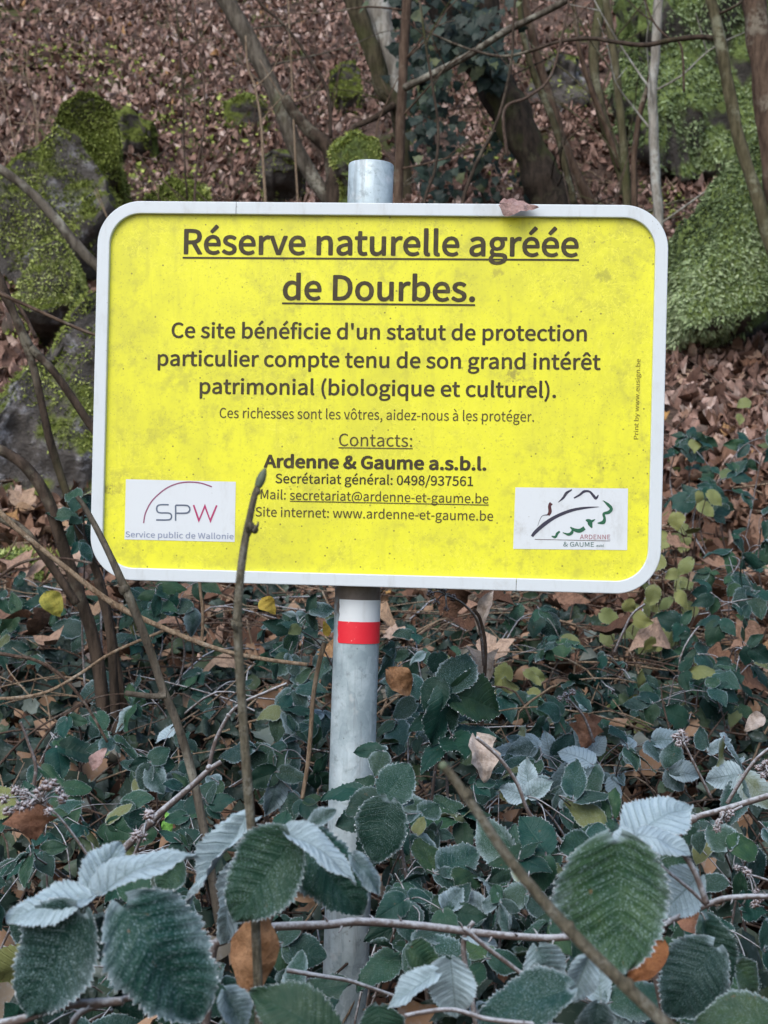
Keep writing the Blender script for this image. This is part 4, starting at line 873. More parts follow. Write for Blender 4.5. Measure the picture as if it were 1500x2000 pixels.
stroke(z5([(775, 455), (800, 445), (828, 428)]), [6, 5, 1], INK_GREEN, 'brush_stroke', ap, y=YF - .0005)
stroke(z5([(608, 498), (640, 520), (690, 530), (735, 505)]), [2, 6, 8, 7.5], INK_GREEN, 'brush_stroke', ap)
stroke(z5([(540, 545), (590, 562), (622, 545), (628, 512)]), [1, 5, 6, 2], INK_GREEN, 'brush_stroke', ap, y=YF - .0005)
stroke(z5([(442, 578), (475, 585), (492, 555), (515, 535)]), [2, 5, 5, 3], INK_GREEN, 'brush_stroke', ap)
text("ARDENNE", z5([(693, 603)])[0], z5([(962, 605)])[0], 8.6, INK_ROSE, 2, 'lettering', ap, YF - .0003)
line(z5([(293, 606)])[0], z5([(962, 620)])[0], .9, INK_MAROON, 'rule', ap, YF - .0004)
text("& GAUME", z5([(545, 668)])[0], z5([(818, 671)])[0], 8.6, INK_TEAL, 4, 'lettering', ap, YF - .0003)
text("asbl", z5([(838, 670)])[0], z5([(905, 672)])[0], 4, INK_TEAL, 2, 'lettering', ap, YF - .0003)
# dead leaf lying over the rim
def curled_leaf(name, A, B, wid, d, label, mat, cat='dead leaf', curl=.5, fold=.6, tilt=(0, -.8, .6), dd=0.0, seed=0, kind='maple', group=None, root=None):
    a = P(A[0], A[1], d); b = P(B[0], B[1], d + dd); L = (b - a).length; rs = np.random.default_rng(seed)
    V, Fc = leaf_template(kind, 14); V = V.copy()
    # finer across: insert columns
    nu = 15; W2 = []
    for i in range(nu):
        l, m, r = V[i * 3], V[i * 3 + 1], V[i * 3 + 2]
        for t in (-1, -.75, -.5, -.25, 0, .25, .5, .75, 1):
            W2.append(m * (1 - abs(t)) + (l if t < 0 else r) * abs(t))
    V = np.array(W2); Fc = [(i * 9 + j, (i + 1) * 9 + j, (i + 1) * 9 + j + 1, i * 9 + j + 1) for i in range(nu - 1) for j in range(8)]
    V[:, 0] += .5
    wmax = np.abs(V[:, 1]).max(); V[:, 1] *= (wid / F * d / L / 2) / wmax
    y = V[:, 1].copy(); x = V[:, 0].copy()
    V[:, 2] = fold * np.abs(y) + curl * (x * (1 - x)) + .35 * y * np.sin(x * 6 + rs.uniform(0, 6)) + .03 * np.sin(y * 38 + x * 9) + .02 * np.sin(x * 21 + rs.uniform(0, 6))
    M = Matrix.Translation(a) @ rot_from(b - a, tilt)
    W = [M @ (Vector(v) * L) for v in V]
    W = [w + Vector((mnoise.noise(w * 60), mnoise.noise(w * 60 + Vector((9, 0, 0))), mnoise.noise(w * 60 + Vector((0, 9, 0))))) * L * .05 for w in W]
    o = mesh(name, W, Fc, mat, root, a if root is None else None)
    if root is None: tag(o, label, cat, group)
    return o
def m_dry(name, c1, c2):
    t = NT(name); n = t.noise(45, 6, .75); n2 = t.noise(220, 4, .7)
    c = t.mix(t.step(n, .3, .7), tuple(c1), tuple(c2)); c = t.mix(t.math('MULTIPLY', t.step(n2, .5, .7), .4), c, tuple(x * .4 for x in c1)); t.bump(t.math('ADD', n, n2), .7, .004)
    return t.done(c, .75, .25)
DRY_PINK = m_dry('dry_leaf_pinkish', (.22, .13, .12), (.42, .31, .30)); DRY_TAN = m_dry('dry_leaf_tan', (.17, .08, .035), (.38, .22, .12)); DRY_ORANGE = m_dry('dry_leaf_orange', (.17, .065, .028), (.34, .15, .06))
DRY_PALE = m_dry('dry_leaf_pale', (.30, .24, .2), (.55, .50, .47)); DRY_BROWN = m_dry('dry_leaf_brown', (.10, .045, .028), (.26, .14, .09)); DRY_YELLOW = m_dry('leaf_yellow', (.38, .27, .05), (.52, .40, .08)); DRY_OLIVE = m_dry('leaf_olive', (.16, .17, .03), (.33, .3, .06))
curled_leaf('dead_leaf', (980, 398), (1052, 403), 40, 1.905, 'dry pinkish brown leaf folded over the white top rim of the sign', DRY_PINK, curl=.15, fold=-.5, tilt=(0, -.9, .5), seed=2, kind='round')
# ------------------------------------------------------------------ bramble leaves
def m_bramble():
    t = NT('bramble_leaf')
    uv = t.node('ShaderNodeUVMap', uv_map='leaf'); sp = t.node('ShaderNodeSeparateXYZ'); t.l.new(uv.outputs[0], sp.inputs[0])
    u, v = sp.outputs[0], sp.outputs[1]
    av = t.math('ABSOLUTE', t.math('SUBTRACT', t.math('MULTIPLY', v, 2.0), 1.0))
    oi = t.node('ShaderNodeObjectInfo'); cs = t.node('ShaderNodeSeparateColor'); t.l.new(oi.outputs['Color'], cs.inputs[0])
    frost, green, pale = cs.outputs[0], cs.outputs[1], cs.outputs[2]; rnd = oi.outputs['Random']
    wob = t.noise(3.0, 2, .5, uv.outputs[0])
    ph = t.math('FRACT', t.math('ADD', t.math('MULTIPLY', t.math('SUBTRACT', u, t.math('MULTIPLY', av, .20)), 9.0), t.math('MULTIPLY', t.math('SUBTRACT', wob, .5), t.math('MULTIPLY', rnd, 1.2))))
    vein = t.math('SUBTRACT', 1.0, t.step(t.math('ABSOLUTE', t.math('SUBTRACT', ph, .5)), .02, .14))
    mid = t.math('SUBTRACT', 1.0, t.step(av, .01, .07))
    vein = t.math('MAXIMUM', vein, mid)
    vec = t.node('ShaderNodeCombineXYZ'); t.l.new(t.math('ADD', u, t.math('MULTIPLY', rnd, 50.0)), vec.inputs[0]); t.l.new(v, vec.inputs[1]); t.l.new(t.math('MULTIPLY', rnd, 13.0), vec.inputs[2])
    V = vec.outputs[0]
    n1 = t.noise(4, 4, .6, V); n2 = t.noise(45, 5, .75, V); n3 = t.noise(16, 4, .65, V); n4 = t.noise(75, 3, .75, V)
    base = t.mix(t.math('MULTIPLY', green, t.step(n1, .3, .7, .5, 1.0)), (.007, .044, .036), (.045, .095, .022))
    base = t.mix(t.math('MULTIPLY', t.step(n3, .5, .8), .5), base, (.022, .060, .034))
    base = t.mix(t.math('MULTIPLY', vein, .14), base, (.05, .10, .07))
    base = t.mix(t.step(rnd, .25, .75, .0, .45), base, (.006, .018, .015))
    base = t.mix(pale, base, (.20, .215, .075))
    blem = t.math('MULTIPLY', t.step(t.noise(6, 3, .6, V), .70, .76), .7)
    base = t.mix(blem, base, (.16, .085, .04))
    # hoar frost: on the margin, in specks, and over whole leaves where 'frost' is high
    edge = t.math('MAXIMUM', t.step(av, .86, 1.0), t.math('MAXIMUM', t.step(u, .94, 1.0), t.math('SUBTRACT', 1.0, t.step(u, .0, .04))))
    fe = t.math('MULTIPLY', edge, t.step(n2, .25, .6, .35, 1.0))
    fe = t.math('MULTIPLY', fe, t.step(frost, -.05, .35))
    fe = t.math('MULTIPLY', fe, t.step(t.noise(3, 3, .6, V), .32, .6, .25, 1.0))
    ff = t.step(t.math('ADD', t.math('MULTIPLY', frost, 1.1), t.math('ADD', t.math('ADD', t.math('MULTIPLY', n1, .55), t.math('MULTIPLY', t.math('MULTIPLY', av, av), .28)), t.math('MULTIPLY', n2, .55))), 1.05, 1.62)
    ff = t.math('MULTIPLY', ff, t.math('SUBTRACT', 1.0, t.math('MULTIPLY', vein, t.step(n1, .3, .7, .15, .6))))
    ff = t.math('MULTIPLY', ff, t.step(n2, .2, .55, .72, 1.0))
    fs = t.math('MULTIPLY', t.step(n4, .58, .63), t.step(t.math('ADD', frost, n1), .45, .85, 0, .85))
    f = t.math('MAXIMUM', t.math('MAXIMUM', t.math('MULTIPLY', fe, .8), ff), fs)
    c = t.mix(t.math('MULTIPLY', f, .82), base, (.38, .50, .58))
    t.bump(t.math('ADD', t.math('MULTIPLY', vein, -.6), t.math('ADD', t.math('MULTIPLY', n2, .5), t.math('MULTIPLY', n4, t.math('MULTIPLY', f, .8)))), .5, .0016)
    return t.done(c, t.math('ADD', .48, t.math('MULTIPLY', f, .35)), .22)
BRAM = m_bramble()
def leaf_mesh(name, nu, nv, seed, wide=.37, teeth=16, curl=.2, fold=.25, corr=.012, hair=0, hairlen=.02, tip=.8):
    rs = random.Random(seed)
    V, UV = [], []; rowlen = 2 * nv + 1
    ph = [rs.uniform(0, 6.28) for _ in range(4)]; lop = rs.uniform(-.12, .12)
    wmax = max((k / 50) ** .55 * (1 - k / 50) ** tip for k in range(51))
    for i in range(nu + 1):
        u = i / nu
        for j in range(-nv, nv + 1):
            s = j / nv; a = abs(s)
            ww = wide * ((max(u, 0) + .004) ** .55 * max(0, 1 - u) ** tip) / wmax + .0035
            ww *= 1 + lop * (1 if s > 0 else -1) + .06 * math.sin(u * 7 + ph[0] + (2 if s > 0 else 0))
            if teeth:
                tt = (u * teeth) % 1; big = (u * teeth / 3) % 1
                ww += (.042 * (tt - .5) + .022 * (big - .5) + .03 * mnoise.noise(Vector((u * 9, seed * 2.3, s)))) * (a ** 5) * min(1, u * 6) * min(1, (1 - u) * 5)
            x = u - .09 * a ** 2 * (1 - u) ** 5 + .09 * a * a * u * (1 - u)
            y = s * ww
            z = -curl * u * u + fold * abs(y) - .35 * abs(curl) * (y * y) * 4
            z += corr * (1 + .8 * mnoise.noise(Vector((u * 4, s * 3, seed)))) * math.cos(2 * math.pi * (9 * (u - .20 * a) - .5)) * min(1, a * 3) * (1 - .3 * a)
            z += .038 * a * a * math.sin(u * 9 + ph[1] + (1.7 if s > 0 else 0)) + .03 * math.sin(u * 5 + s * 2 + ph[2]) + .05 * mnoise.noise(Vector((u * 3.2, s * 1.6, seed * 3.7)))
            y += .03 * a * mnoise.noise(Vector((u * 5, s * 2, seed * 5.1 + 9)))
            V.append(Vector((x, y, z))); UV.append((u, (s + 1) / 2))
    Fc = []; M = []
    for i in range(nu):
        for j in range(2 * nv):
            a = i * rowlen + j; Fc.append((a, a + rowlen, a + rowlen + 1, a + 1)); M.append(0)
    if hair:
        def spike(p, d, L):
            d = d.normalized(); sd = d.cross(Vector((rs.gauss(0, 1), rs.gauss(0, 1), rs.gauss(0, 1)))).normalized() * L * .22
            b = len(V); V.extend([p - sd, p + sd, p + d * L]); UV.extend([(0, 0)] * 3); Fc.append((b, b + 1, b + 2)); M.append(1)
        for i in range(1, nu):
            for s in (0, rowlen - 1):
                p0 = V[i * rowlen + s]; p1 = V[min(i + 1, nu) * rowlen + s]
                for h in range(hair):
                    p = p0.lerp(p1, rs.random()); out = Vector((rs.gauss(.25, .5), (1 if s else -1) * rs.uniform(.3, 1), rs.gauss(.15, .5)))
                    spike(p, out, hairlen * rs.uniform(.4, 1.25))
    me = bpy.data.meshes.new(name); me.from_pydata([tuple(v) for v in V], [], Fc)
    me.polygons.foreach_set('use_smooth', [True] * len(me.polygons)); me.polygons.foreach_set('material_index', M)
    ul = me.uv_layers.new(name='leaf')
    li = np.empty(len(me.loops), dtype=np.int32); me.loops.foreach_get('vertex_index', li)
    ul.data.foreach_set('uv', np.array(UV)[li].ravel().astype(np.float32))
    me.materials.append(BRAM); me.materials.append(FROST); me.update()
    return me
HERO = [leaf_mesh('leaf', 84, 9, s, w_, 21, c, f, .012, 3, .015, .85) for s, w_, c, f in [(1, .39, .18, .14), (2, .41, .28, .18), (3, .36, .10, .35), (4, .43, .22, .08), (5, .38, .35, .3), (6, .42, -.1, .4), (7, .40, .45, .12), (8, .37, .2, -.15)]]
MID = [leaf_mesh('leaf', 36, 5, s + 20, w_, 12, c, f, .014, 2, .022, .95) for s, w_, c, f in [(1, .38, .15, .15), (2, .41, .3, .2), (3, .36, -.1, .35), (4, .40, .4, .05), (5, .35, .2, .4), (6, .39, .05, .1)]]
FAR = [leaf_mesh('leaf', 18, 3, s + 40, w_, 6, c, f, .01, 1, .026, 1.0) for s, w_, c, f in [(1, .38, .15, .2), (2, .41, .35, .2), (3, .36, -.1, .35), (4, .40, .4, .05)]]
for me_ in FAR + MID: pass
def put_leaf(parent, base, tip, width, nrm, me, frost, green=0.0, pale=0.0, name='leaf'):
    L = (tip - base).length
    m = Matrix.Translation(base) @ rot_from(tip - base, nrm) @ Matrix.Diagonal((L, width / .76, L, 1))
    o = place(name, me, m, parent); o.color = (frost, green, pale, 1); return o
def hero(parent, bx, by, tx, ty, wpx, d, frost, green=0.0, dd=0.0, nrm=(0, -.85, .5), me=None, label=None):
    a = P(bx, by, d); b = P(tx, ty, d + dd)
    o = put_leaf(parent, a, b, wpx / F * d, nrm, me or random.choice(HERO), frost, green)
    if label: o['label'] = label
    return o

def thorny(mb, pts, r, seed=0, gap=.03):
    rnd = random.Random(seed); g = tube_geo(pts, r, sides=9, bump=.12, seg=7); mb.add(g)
    V, n = g[0], 9
    step = max(1, int(len(V) / n / max(1, (sum((pts[i + 1] - pts[i]).length for i in range(len(pts) - 1)) / gap))))
    for i in range(2, len(V) // n - 2, step):
        c = sum((V[i * n + k] for k in range(n)), Vector()) / n; k = rnd.randrange(n)
        d = (V[i * n + k] - c); rad = d.length; d = d.normalized(); t = (V[(i + 1) * n + k] - V[i * n + k]).normalized()
        mb.tube([c + d * rad * .8, c + d * rad * 1.7 - t * rad * .3, c + d * rad * 2.6 - t * rad * 1.1], [rad * .45, rad * .22, rad * .03], sides=5, seg=2, cap=False)
def cane(parent, pts, r, label=None, seed=0, name='cane'):
    mb = MB(); thorny(mb, pts, r, seed)
    o = mb.build(name, CANE, parent)
    if label: o['label'] = label
    return o
def compound(parent, mb, c, d0, size, nrm, frost, green, meshes, n=3, rnd=random):
    """a bramble leaf: stalk end c, direction d0, leaflets"""
    nrm = Vector(nrm).normalized(); d0 = (d0 - nrm * d0.dot(nrm)).normalized(); sd = nrm.cross(d0)
    cfg = [(0, 1.0, .12), (1.15, .78, .04), (-1.15, .78, .04)] if n == 3 else [(0, 1, .14), (.95, .85, .08), (-.95, .85, .08), (1.9, .65, .03), (-1.9, .65, .03)]
    for ang, k, st in cfg:
        if n == 3 and rnd.random() < .1: continue
        a = ang + rnd.gauss(0, .12); dr = (d0 * math.cos(a) + sd * math.sin(a) + nrm * rnd.gauss(-.15, .22)).normalized()
        s = size * k * rnd.uniform(.85, 1.12); b = c + dr * size * st
        nn = (nrm + Vector((rnd.gauss(0, .22), rnd.gauss(0, .22), rnd.gauss(0, .22)))).normalized()
        fr = min(1, max(0, frost + rnd.gauss(0, .2))); pal = rnd.uniform(.3, .8) if rnd.random() < .05 else 0
        put_leaf(parent, b, b + dr * s, s * rnd.uniform(.55, .85), nn, rnd.choice(meshes), fr, min(1, max(0, green + rnd.gauss(0, .25))), pal)
        mb.tube([c - d0 * size * .01, b + dr * s * .06], size * .011, sides=5, seg=1)
SPOTS = []
def bramble(label, px, py, d, rx, ry, n, size, frost, seed, green=.15, meshes=None, five=.15):
    rnd = random.Random(seed); c0 = P(px, py, d); sx = rx / F * d; sz = ry / F * d
    g = Vector((c0.x + rnd.uniform(-.1, .1), d + rnd.uniform(.0, .15), 0)); g.z = float(gz(g.x, g.y))
    root = empty('bramble', g, label, 'bramble', 'frosted brambles growing round the sign')
    meshes = meshes or (MID if d < 2.6 else FAR)
    pts = []; tries = 0
    while len(pts) < n and tries < 600:
        tries += 1
        a = rnd.uniform(0, 6.28); r = math.sqrt(rnd.random())
        p = c0 + Vector((math.cos(a) * r * sx, rnd.uniform(-.12, .16) * (.5 + d * .2), math.sin(a) * r * sz))
        p.z = max(p.z, float(gz(p.x, p.y)) + .03)
        if all((p - q).length > size * .85 for q in pts): pts.append(p)
    mbs = MB()
    ends = sorted(pts, key=lambda p: p.x); m = max(1, len(ends) // 5 + 1)
    for k in range(m):
        grp = ends[k::m]
        if not grp: continue
        grp = sorted(grp, key=lambda p: (p - g).length)
        path = [g + Vector((rnd.gauss(0, .03), rnd.gauss(0, .03), 0))]
        mid = (g + grp[0]) / 2 + Vector((rnd.gauss(0, .05), rnd.gauss(.03, .03), .05)); path.append(mid)
        last = grp[-1]; path.append((mid + last) / 2 + Vector((0, .03, .04))); path.append(last + Vector((0, .025, -.01)))
        mb = MB(); thorny(mb, path, [size * .045, size * .022], seed + k, .05); mb.build('cane', CANE, root)
        for p in grp:
            # stalk from the nearest place on the cane
            best = min(((path[i].lerp(path[i + 1], t / 5)) for i in range(len(path) - 1) for t in range(6)), key=lambda q: (q - p).length)
            mbs.tube([best, (best + p) / 2 + Vector((rnd.gauss(0, .01), rnd.gauss(0, .01), .012)), p], [size * .017, size * .012], sides=5, seg=4)
            nr = Vector((rnd.gauss(0, .5), rnd.gauss(-.6, .35), rnd.gauss(.6, .35)))
            dr = (p - best); dr = Vector((dr.x + rnd.gauss(0, .05), dr.y * .3, dr.z * .5 - .02 + rnd.gauss(0, .04)))
            if dr.length < 1e-4: dr = Vector((1, 0, 0))
            compound(root, mbs, p, dr, size * rnd.uniform(.6, 1.3), nr, frost, green, meshes, 5 if rnd.random() < five else 3, rnd)
    tag(mbs.build('leaf_stalks', CANE, root), kind='stuff')
    return root
BR = [
 ('dark leaved bramble at the left edge under the bright moss mound', 60, 1300, 3.3, 80, 80, 8, .06, .08),
 ('bluish dark bramble leaves between the stems left of the sign lower corner', 185, 1030, 3.0, 75, 70, 8, .062, .2),
 ('dark green bramble leaves just below the sign lower left rim', 345, 1165, 3.1, 80, 35, 8, .062, .1),
 ('bramble tuft behind the slanting shoot, left half, below the pale arching cane', 235, 1385, 2.9, 60, 50, 7, .052, .15),
 ('large dark trefoil bramble leaves low on the left, above the seed heads', 120, 1430, 2.55, 70, 50, 5, .066, .1),
 ('many leaved frosted bramble left of the tall upright shoot', 275, 1470, 2.4, 85, 60, 11, .042, .32),
 ('frosty bramble between the tall shoot and the post, just under the rim', 570, 1250, 2.8, 80, 60, 10, .05, .25),
 ('frosty bramble leaves left of the post at mid height', 570, 1385, 2.6, 75, 50, 8, .05, .35),
 ('dark bramble low between the tall shoot and the post', 540, 1510, 2.3, 75, 60, 9, .048, .2),
 ('sparse bramble leaves right of the post under the sign', 790, 1260, 2.9, 60, 80, 6, .05, .2),
 ('pair of large dark drooping bramble leaves right of the post', 865, 1375, 2.1, 35, 55, 3, .075, .08),
 ('bramble leaves touching the right side of the post at mid height', 790, 1430, 2.2, 40, 40, 4, .045, .35),
 ('dark bramble spray overlapping the right edge of the post', 745, 1545, 1.72, 45, 60, 5, .052, .25),
 ('small three leaved frosted bramble right of the post foot', 820, 1680, 1.65, 75, 60, 7, .038, .45),
 ('dark bramble leaves among the brown leaves under the sign', 1010, 1240, 3.3, 90, 55, 9, .055, .12),
 ('bramble with frosty rims right of the crumpled pale leaf', 1110, 1375, 2.8, 80, 50, 8, .055, .2),
 ('frosted bluish bramble in the middle of the right half', 1085, 1490, 2.2, 105, 45, 9, .052, .55),
 ('frosted bramble sprig next to the yellow green seedlings foot', 1240, 1480, 2.2, 70, 55, 8, .04, .6),
 ('dark rounded bramble leaves right of the leaning thick shoot tip', 950, 1590, 1.9, 70, 50, 6, .055, .1),
 ('white rimmed bramble leaves in front of the frosted bluish bramble', 1110, 1590, 1.9, 90, 45, 7, .058, .3),
 ('wide patch of dark bramble on the right, below the litter', 1370, 1370, 2.8, 110, 60, 13, .055, .12),
 ('dark bramble at the right edge at the height of the sign foot', 1450, 1200, 3.1, 55, 55, 7, .055, .1),
 ('dark bramble cluster alone in the brown leaves right of the sign', 1375, 885, 4.6, 60, 40, 9, .062, .03),
 ('dark bramble leaves at the right edge above the litter', 1480, 870, 4.5, 40, 45, 6, .062, .03),
 ('blue green bramble leaves at the right edge beside the sign lower corner', 1480, 1050, 3.8, 40, 55, 6, .06, .2),
 ('heavily frosted bramble at the right edge', 1455, 1490, 1.95, 55, 50, 5, .055, .75),
 ('dark bramble behind the frosty cane on the right', 1430, 1640, 1.75, 80, 60, 8, .05, .25),
 ('bramble leaves with white edges behind the leaning thick shoot', 990, 1710, 1.55, 90, 60, 8, .052, .3),
 ('dark bramble leaves low beside the post, right side', 830, 1790, 1.5, 70, 50, 7, .05, .3),
 ('deep green bramble leaves in the lower right', 1420, 1830, 1.5, 80, 60, 7, .055, .15),
 ('dark unfrosted bramble leaves behind the left seed heads', 120, 1610, 1.9, 100, 45, 8, .048, .03),
 ('dim bramble leaves under the left foreground spray', 330, 1660, 1.7, 110, 60, 9, .05, .12),
 ('dim bramble leaves in the gap between the two foreground sprays', 310, 1860, 1.45, 90, 90, 8, .055, .15),
 ('dark bramble leaves behind the post foot', 640, 1830, 2.2, 110, 70, 8, .055, .15),
 ('dark bramble leaves at the bottom right of the post', 900, 1900, 1.4, 110, 50, 7, .055, .25),
 ('shaded bramble leaves at the lower left edge', 40, 1700, 1.6, 60, 60, 6, .05, .1),
 ('bramble leaves filling the bottom right corner', 1250, 1930, 1.35, 120, 50, 7, .055, .35),
 ('small bramble leaves right of the ochre twig leaf and left of the post', 620, 1310, 3.2, 50, 50, 6, .05, .15),
 ('dark bramble behind the dry flower stalk', 930, 1330, 3.0, 60, 40, 6, .055, .12),
 ('dark bramble behind the slanting left shoot, just above the seed heads', 420, 1560, 2.2, 80, 50, 7, .048, .1),
 ('low dark bramble between litter and frosted bramble, far right', 1330, 1260, 3.3, 50, 40, 6, .05, .08),
 ('dark green bramble on the litter slope between the sign and the right edge', 1420, 965, 4.3, 70, 45, 9, .06, .05),
 ('dark bramble sprawling right of the tallest yellow green seedling', 1430, 1120, 3.6, 70, 60, 9, .058, .1),
 ('dark bramble under the yellow green seedlings', 1200, 1330, 3.1, 70, 45, 8, .052, .12),
 ('deep green bramble at the right edge just above the frosted ones', 1450, 1300, 2.9, 60, 50, 8, .055, .12),
 ('dark bramble behind the leafless bush stems at the far left', 60, 1190, 3.5, 80, 70, 9, .058, .08),
 ('dark bramble just below the lower left rounded rim corner', 250, 1230, 3.3, 80, 50, 8, .055, .08),
 ('dark bramble under the long pale arching cane', 430, 1330, 3.1, 70, 60, 8, .052, .12),
 ('dark bramble leaves in the lowest strip between centre spray and post', 520, 1960, 1.45, 70, 60, 7, .06, .2),
 ('dusky bramble leaves under the broad lower left leaflets', 180, 1950, 1.4, 150, 60, 8, .06, .2),
 ('dusky bramble leaves just behind the very large green leaf', 1130, 1780, 1.4, 90, 80, 8, .06, .25),
 ('shaded bramble leaves right of the post at the height of the level cane', 930, 1800, 1.7, 110, 60, 9, .06, .2),
 ('dark bramble leaves left of the post at the height of the level cane', 530, 1700, 1.8, 60, 60, 8, .055, .15),
 ('bluish bramble leaves right of the leaning shoot, lower half', 1230, 1700, 1.75, 80, 70, 7, .055, .4),
]
for i, b in enumerate(BR): bramble(b[0], b[1], b[2], b[3], b[4], b[5], b[6], b[7], b[8] * .8, 100 + i)

# the uncountable low cover that fills the dark gaps
def undergrowth(n):
    y = RNG.uniform(1.25, 4.2, n); x = RNG.uniform(-1, 1, n) * (y * .3 + .15)
    y = np.where(RNG.uniform(0, 1, n) < .35, RNG.uniform(2.8, 4.4, n), y)
    den = fbm(x * 2.3, y * 2.3, 3, 91) > -.14
    right = (x > y * .12) & (y > 3.1) & (RNG.uniform(0, 1, n) < .35)
    front = (y < 1.98) & (np.abs(x + .045 * y / 1.95) < .05)
    k = den & ~right & ~front; x, y = x[k], y[k]; n = len(x)
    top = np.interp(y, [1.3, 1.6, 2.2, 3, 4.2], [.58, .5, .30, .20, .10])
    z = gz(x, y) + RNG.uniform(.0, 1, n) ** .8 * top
    nor = np.stack([RNG.normal(0, .5, n), RNG.normal(-.6, .4, n), RNG.normal(.7, .3, n)], 1)
    tone = RNG.uniform(0, 1, n)
    h = n // 2; p = np.stack([x, y, z], 1)
    return [scatter(TM['oval'], p[:h], nor[:h], RNG.uniform(.03, .06, h), .7, .5, tone[:h]), scatter(TM['maple'], p[h:], nor[h:], RNG.uniform(.03, .065, n - h), .7, .5, tone[h:])]
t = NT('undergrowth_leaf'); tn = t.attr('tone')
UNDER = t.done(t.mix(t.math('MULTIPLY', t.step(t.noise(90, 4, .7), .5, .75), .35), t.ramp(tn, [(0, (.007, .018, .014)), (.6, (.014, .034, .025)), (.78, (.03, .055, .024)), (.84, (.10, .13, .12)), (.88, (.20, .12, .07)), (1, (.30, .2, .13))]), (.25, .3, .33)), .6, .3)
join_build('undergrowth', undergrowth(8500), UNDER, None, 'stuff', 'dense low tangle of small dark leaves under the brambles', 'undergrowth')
def tangle(n):
    mb = MB()
    for i in range(n):
        y = random.uniform(1.6, 4.2); x = random.uniform(-1, 1) * (y * .29 + .1)
        g = Vector((x, y, float(gz(x, y)) + random.uniform(0, .2))); top = float(np.interp(y, [1.5, 2.2, 3, 4.2], [.5, .36, .25, .12]))
        dr = Vector((random.gauss(0, 1), random.gauss(0, .6), random.gauss(.35, .5))).normalized(); L = random.uniform(.12, .5)
        q = [g]
        for s in range(3):
            dr = (dr + Vector((random.gauss(0, .25), random.gauss(0, .2), random.gauss(-.12, .2)))).normalized(); q.append(q[-1] + dr * L / 3)
            q[-1].z = min(max(q[-1].z, float(gz(q[-1].x, q[-1].y)) + .01), float(gz(q[-1].x, q[-1].y)) + top)
        mb.tube(q, [.0028, .0011], sides=4, seg=3, cap=False, mi=0 if random.random() < .6 else (1 if random.random() < .85 else 2))
    tag(mb.build('dry_stems', [TWIG, STRAW, CANE], None, (0, 0, 0)), 'tangle of thin dry stems among the brambles', 'dry stems', None, 'stuff')
tangle(1500)

# ------------------------------------------------------------------ the large sprays near the camera
def pp(L, d): return [P(x[0], x[1], d + (x[2] if len(x) > 2 else 0)) for x in L]
a = empty('bramble', P(290, 2600, 1.15), 'large frosted bramble spray with five leaflets filling the lower left corner', 'bramble', 'foreground bramble sprays')
cane(a, pp([(300, 2600), (200, 2250), (140, 2010), (230, 1955), (310, 1945)], 1.10), [.003, .0022], seed=2)
cane(a, pp([(-60, 2010), (40, 1992), (120, 1965), (240, 1955)], 1.06), [.0032, .003], seed=3)
cane(a, pp([(150, 1960), (160, 1880), (172, 1800), (178, 1755)], 1.06), [.0022, .0016], seed=4, name='leaf_stalk')
hero(a, 160, 1785, 28, 1998, 160, 1.04, .34, .0, nrm=(-.1, -.9, .35), me=HERO[3])
hero(a, 172, 1752, 8, 1780, 92, 1.05, .80, 0, dd=-.012, nrm=(.1, -.62, .8), me=HERO[0], label='thickly frosted leaflet pointing left')
hero(a, 172, 1745, 236, 1640, 84, 1.08, .72, 0, dd=.03, nrm=(.1, -.62, .8), me=HERO[2])
hero(a, 196, 1738, 348, 1638, 72, 1.05, .78, 0, dd=-.01, nrm=(0, -.55, .85), me=HERO[4])
hero(a, 245, 1772, 402, 2010, 190, 1.00, .40, .0, nrm=(.15, -.92, .3), me=HERO[1], label='broad dark leaflet with frosted rim pointing down to the right')
hero(a, 205, 1790, 170, 1880, 70, 1.12, .45, 0, nrm=(.3, -.8, .4), me=HERO[2])
hero(a, 240, 1790, 195, 1890, 80, 1.2, .25, 0, nrm=(.3, -.8, .4), me=HERO[3])
a = empty('bramble', P(520, 2700, 1.2), 'frosted bramble spray hanging in front of the post, left of centre', 'bramble', 'foreground bramble sprays')
cane(a, pp([(430, 2500), (400, 2150), (412, 1880), (440, 1835), (520, 1812), (640, 1806), (700, 1800), (820, 1808), (960, 1825), (1060, 1832), (1112, 1830)], 1.25), [.0042, .0030], 'thorny frosted cane running level across the post', seed=5)
cane(a, pp([(520, 1815), (560, 1720), (595, 1640), (600, 1608)], 1.2), [.0022, .0017], seed=6, name='leaf_stalk')
cane(a, pp([(600, 1608), (575, 1612), (548, 1640)], 1.14), [.0015, .0012], seed=7, name='leaf_stalk')
hero(a, 572, 1640, 440, 1806, 138, 1.08, .22, .35, nrm=(-.1, -.92, .35), me=HERO[3], label='rounded green leaflet with a white frost rim')
hero(a, 486, 1600, 350, 1760, 74, 1.16, .80, 0, dd=.03, nrm=(-.6, -.6, .55), me=HERO[2])
hero(a, 470, 1690, 415, 1850, 80, 1.2, .72, 0, dd=.02, nrm=(-.4, -.75, .4), me=HERO[0])
hero(a, 578, 1640, 722, 1790, 118, 1.13, .20, .12, nrm=(.2, -.92, .25), me=HERO[1])
hero(a, 566, 1626, 700, 1690, 62, 1.07, .82, 0, dd=-.02, nrm=(.1, -.55, .85), me=HERO[4])
hero(a, 690, 1672, 752, 1745, 50, 1.10, .62, 0, nrm=(.3, -.6, .7), me=HERO[0])
hero(a, 605, 1612, 655, 1580, 40, 1.22, .55, .3, nrm=(.2, -.7, .6), me=HERO[2])
hero(a, 350, 1680, 310, 1745, 60, 1.3, .35, .4, nrm=(.2, -.7, .4), me=HERO[3])
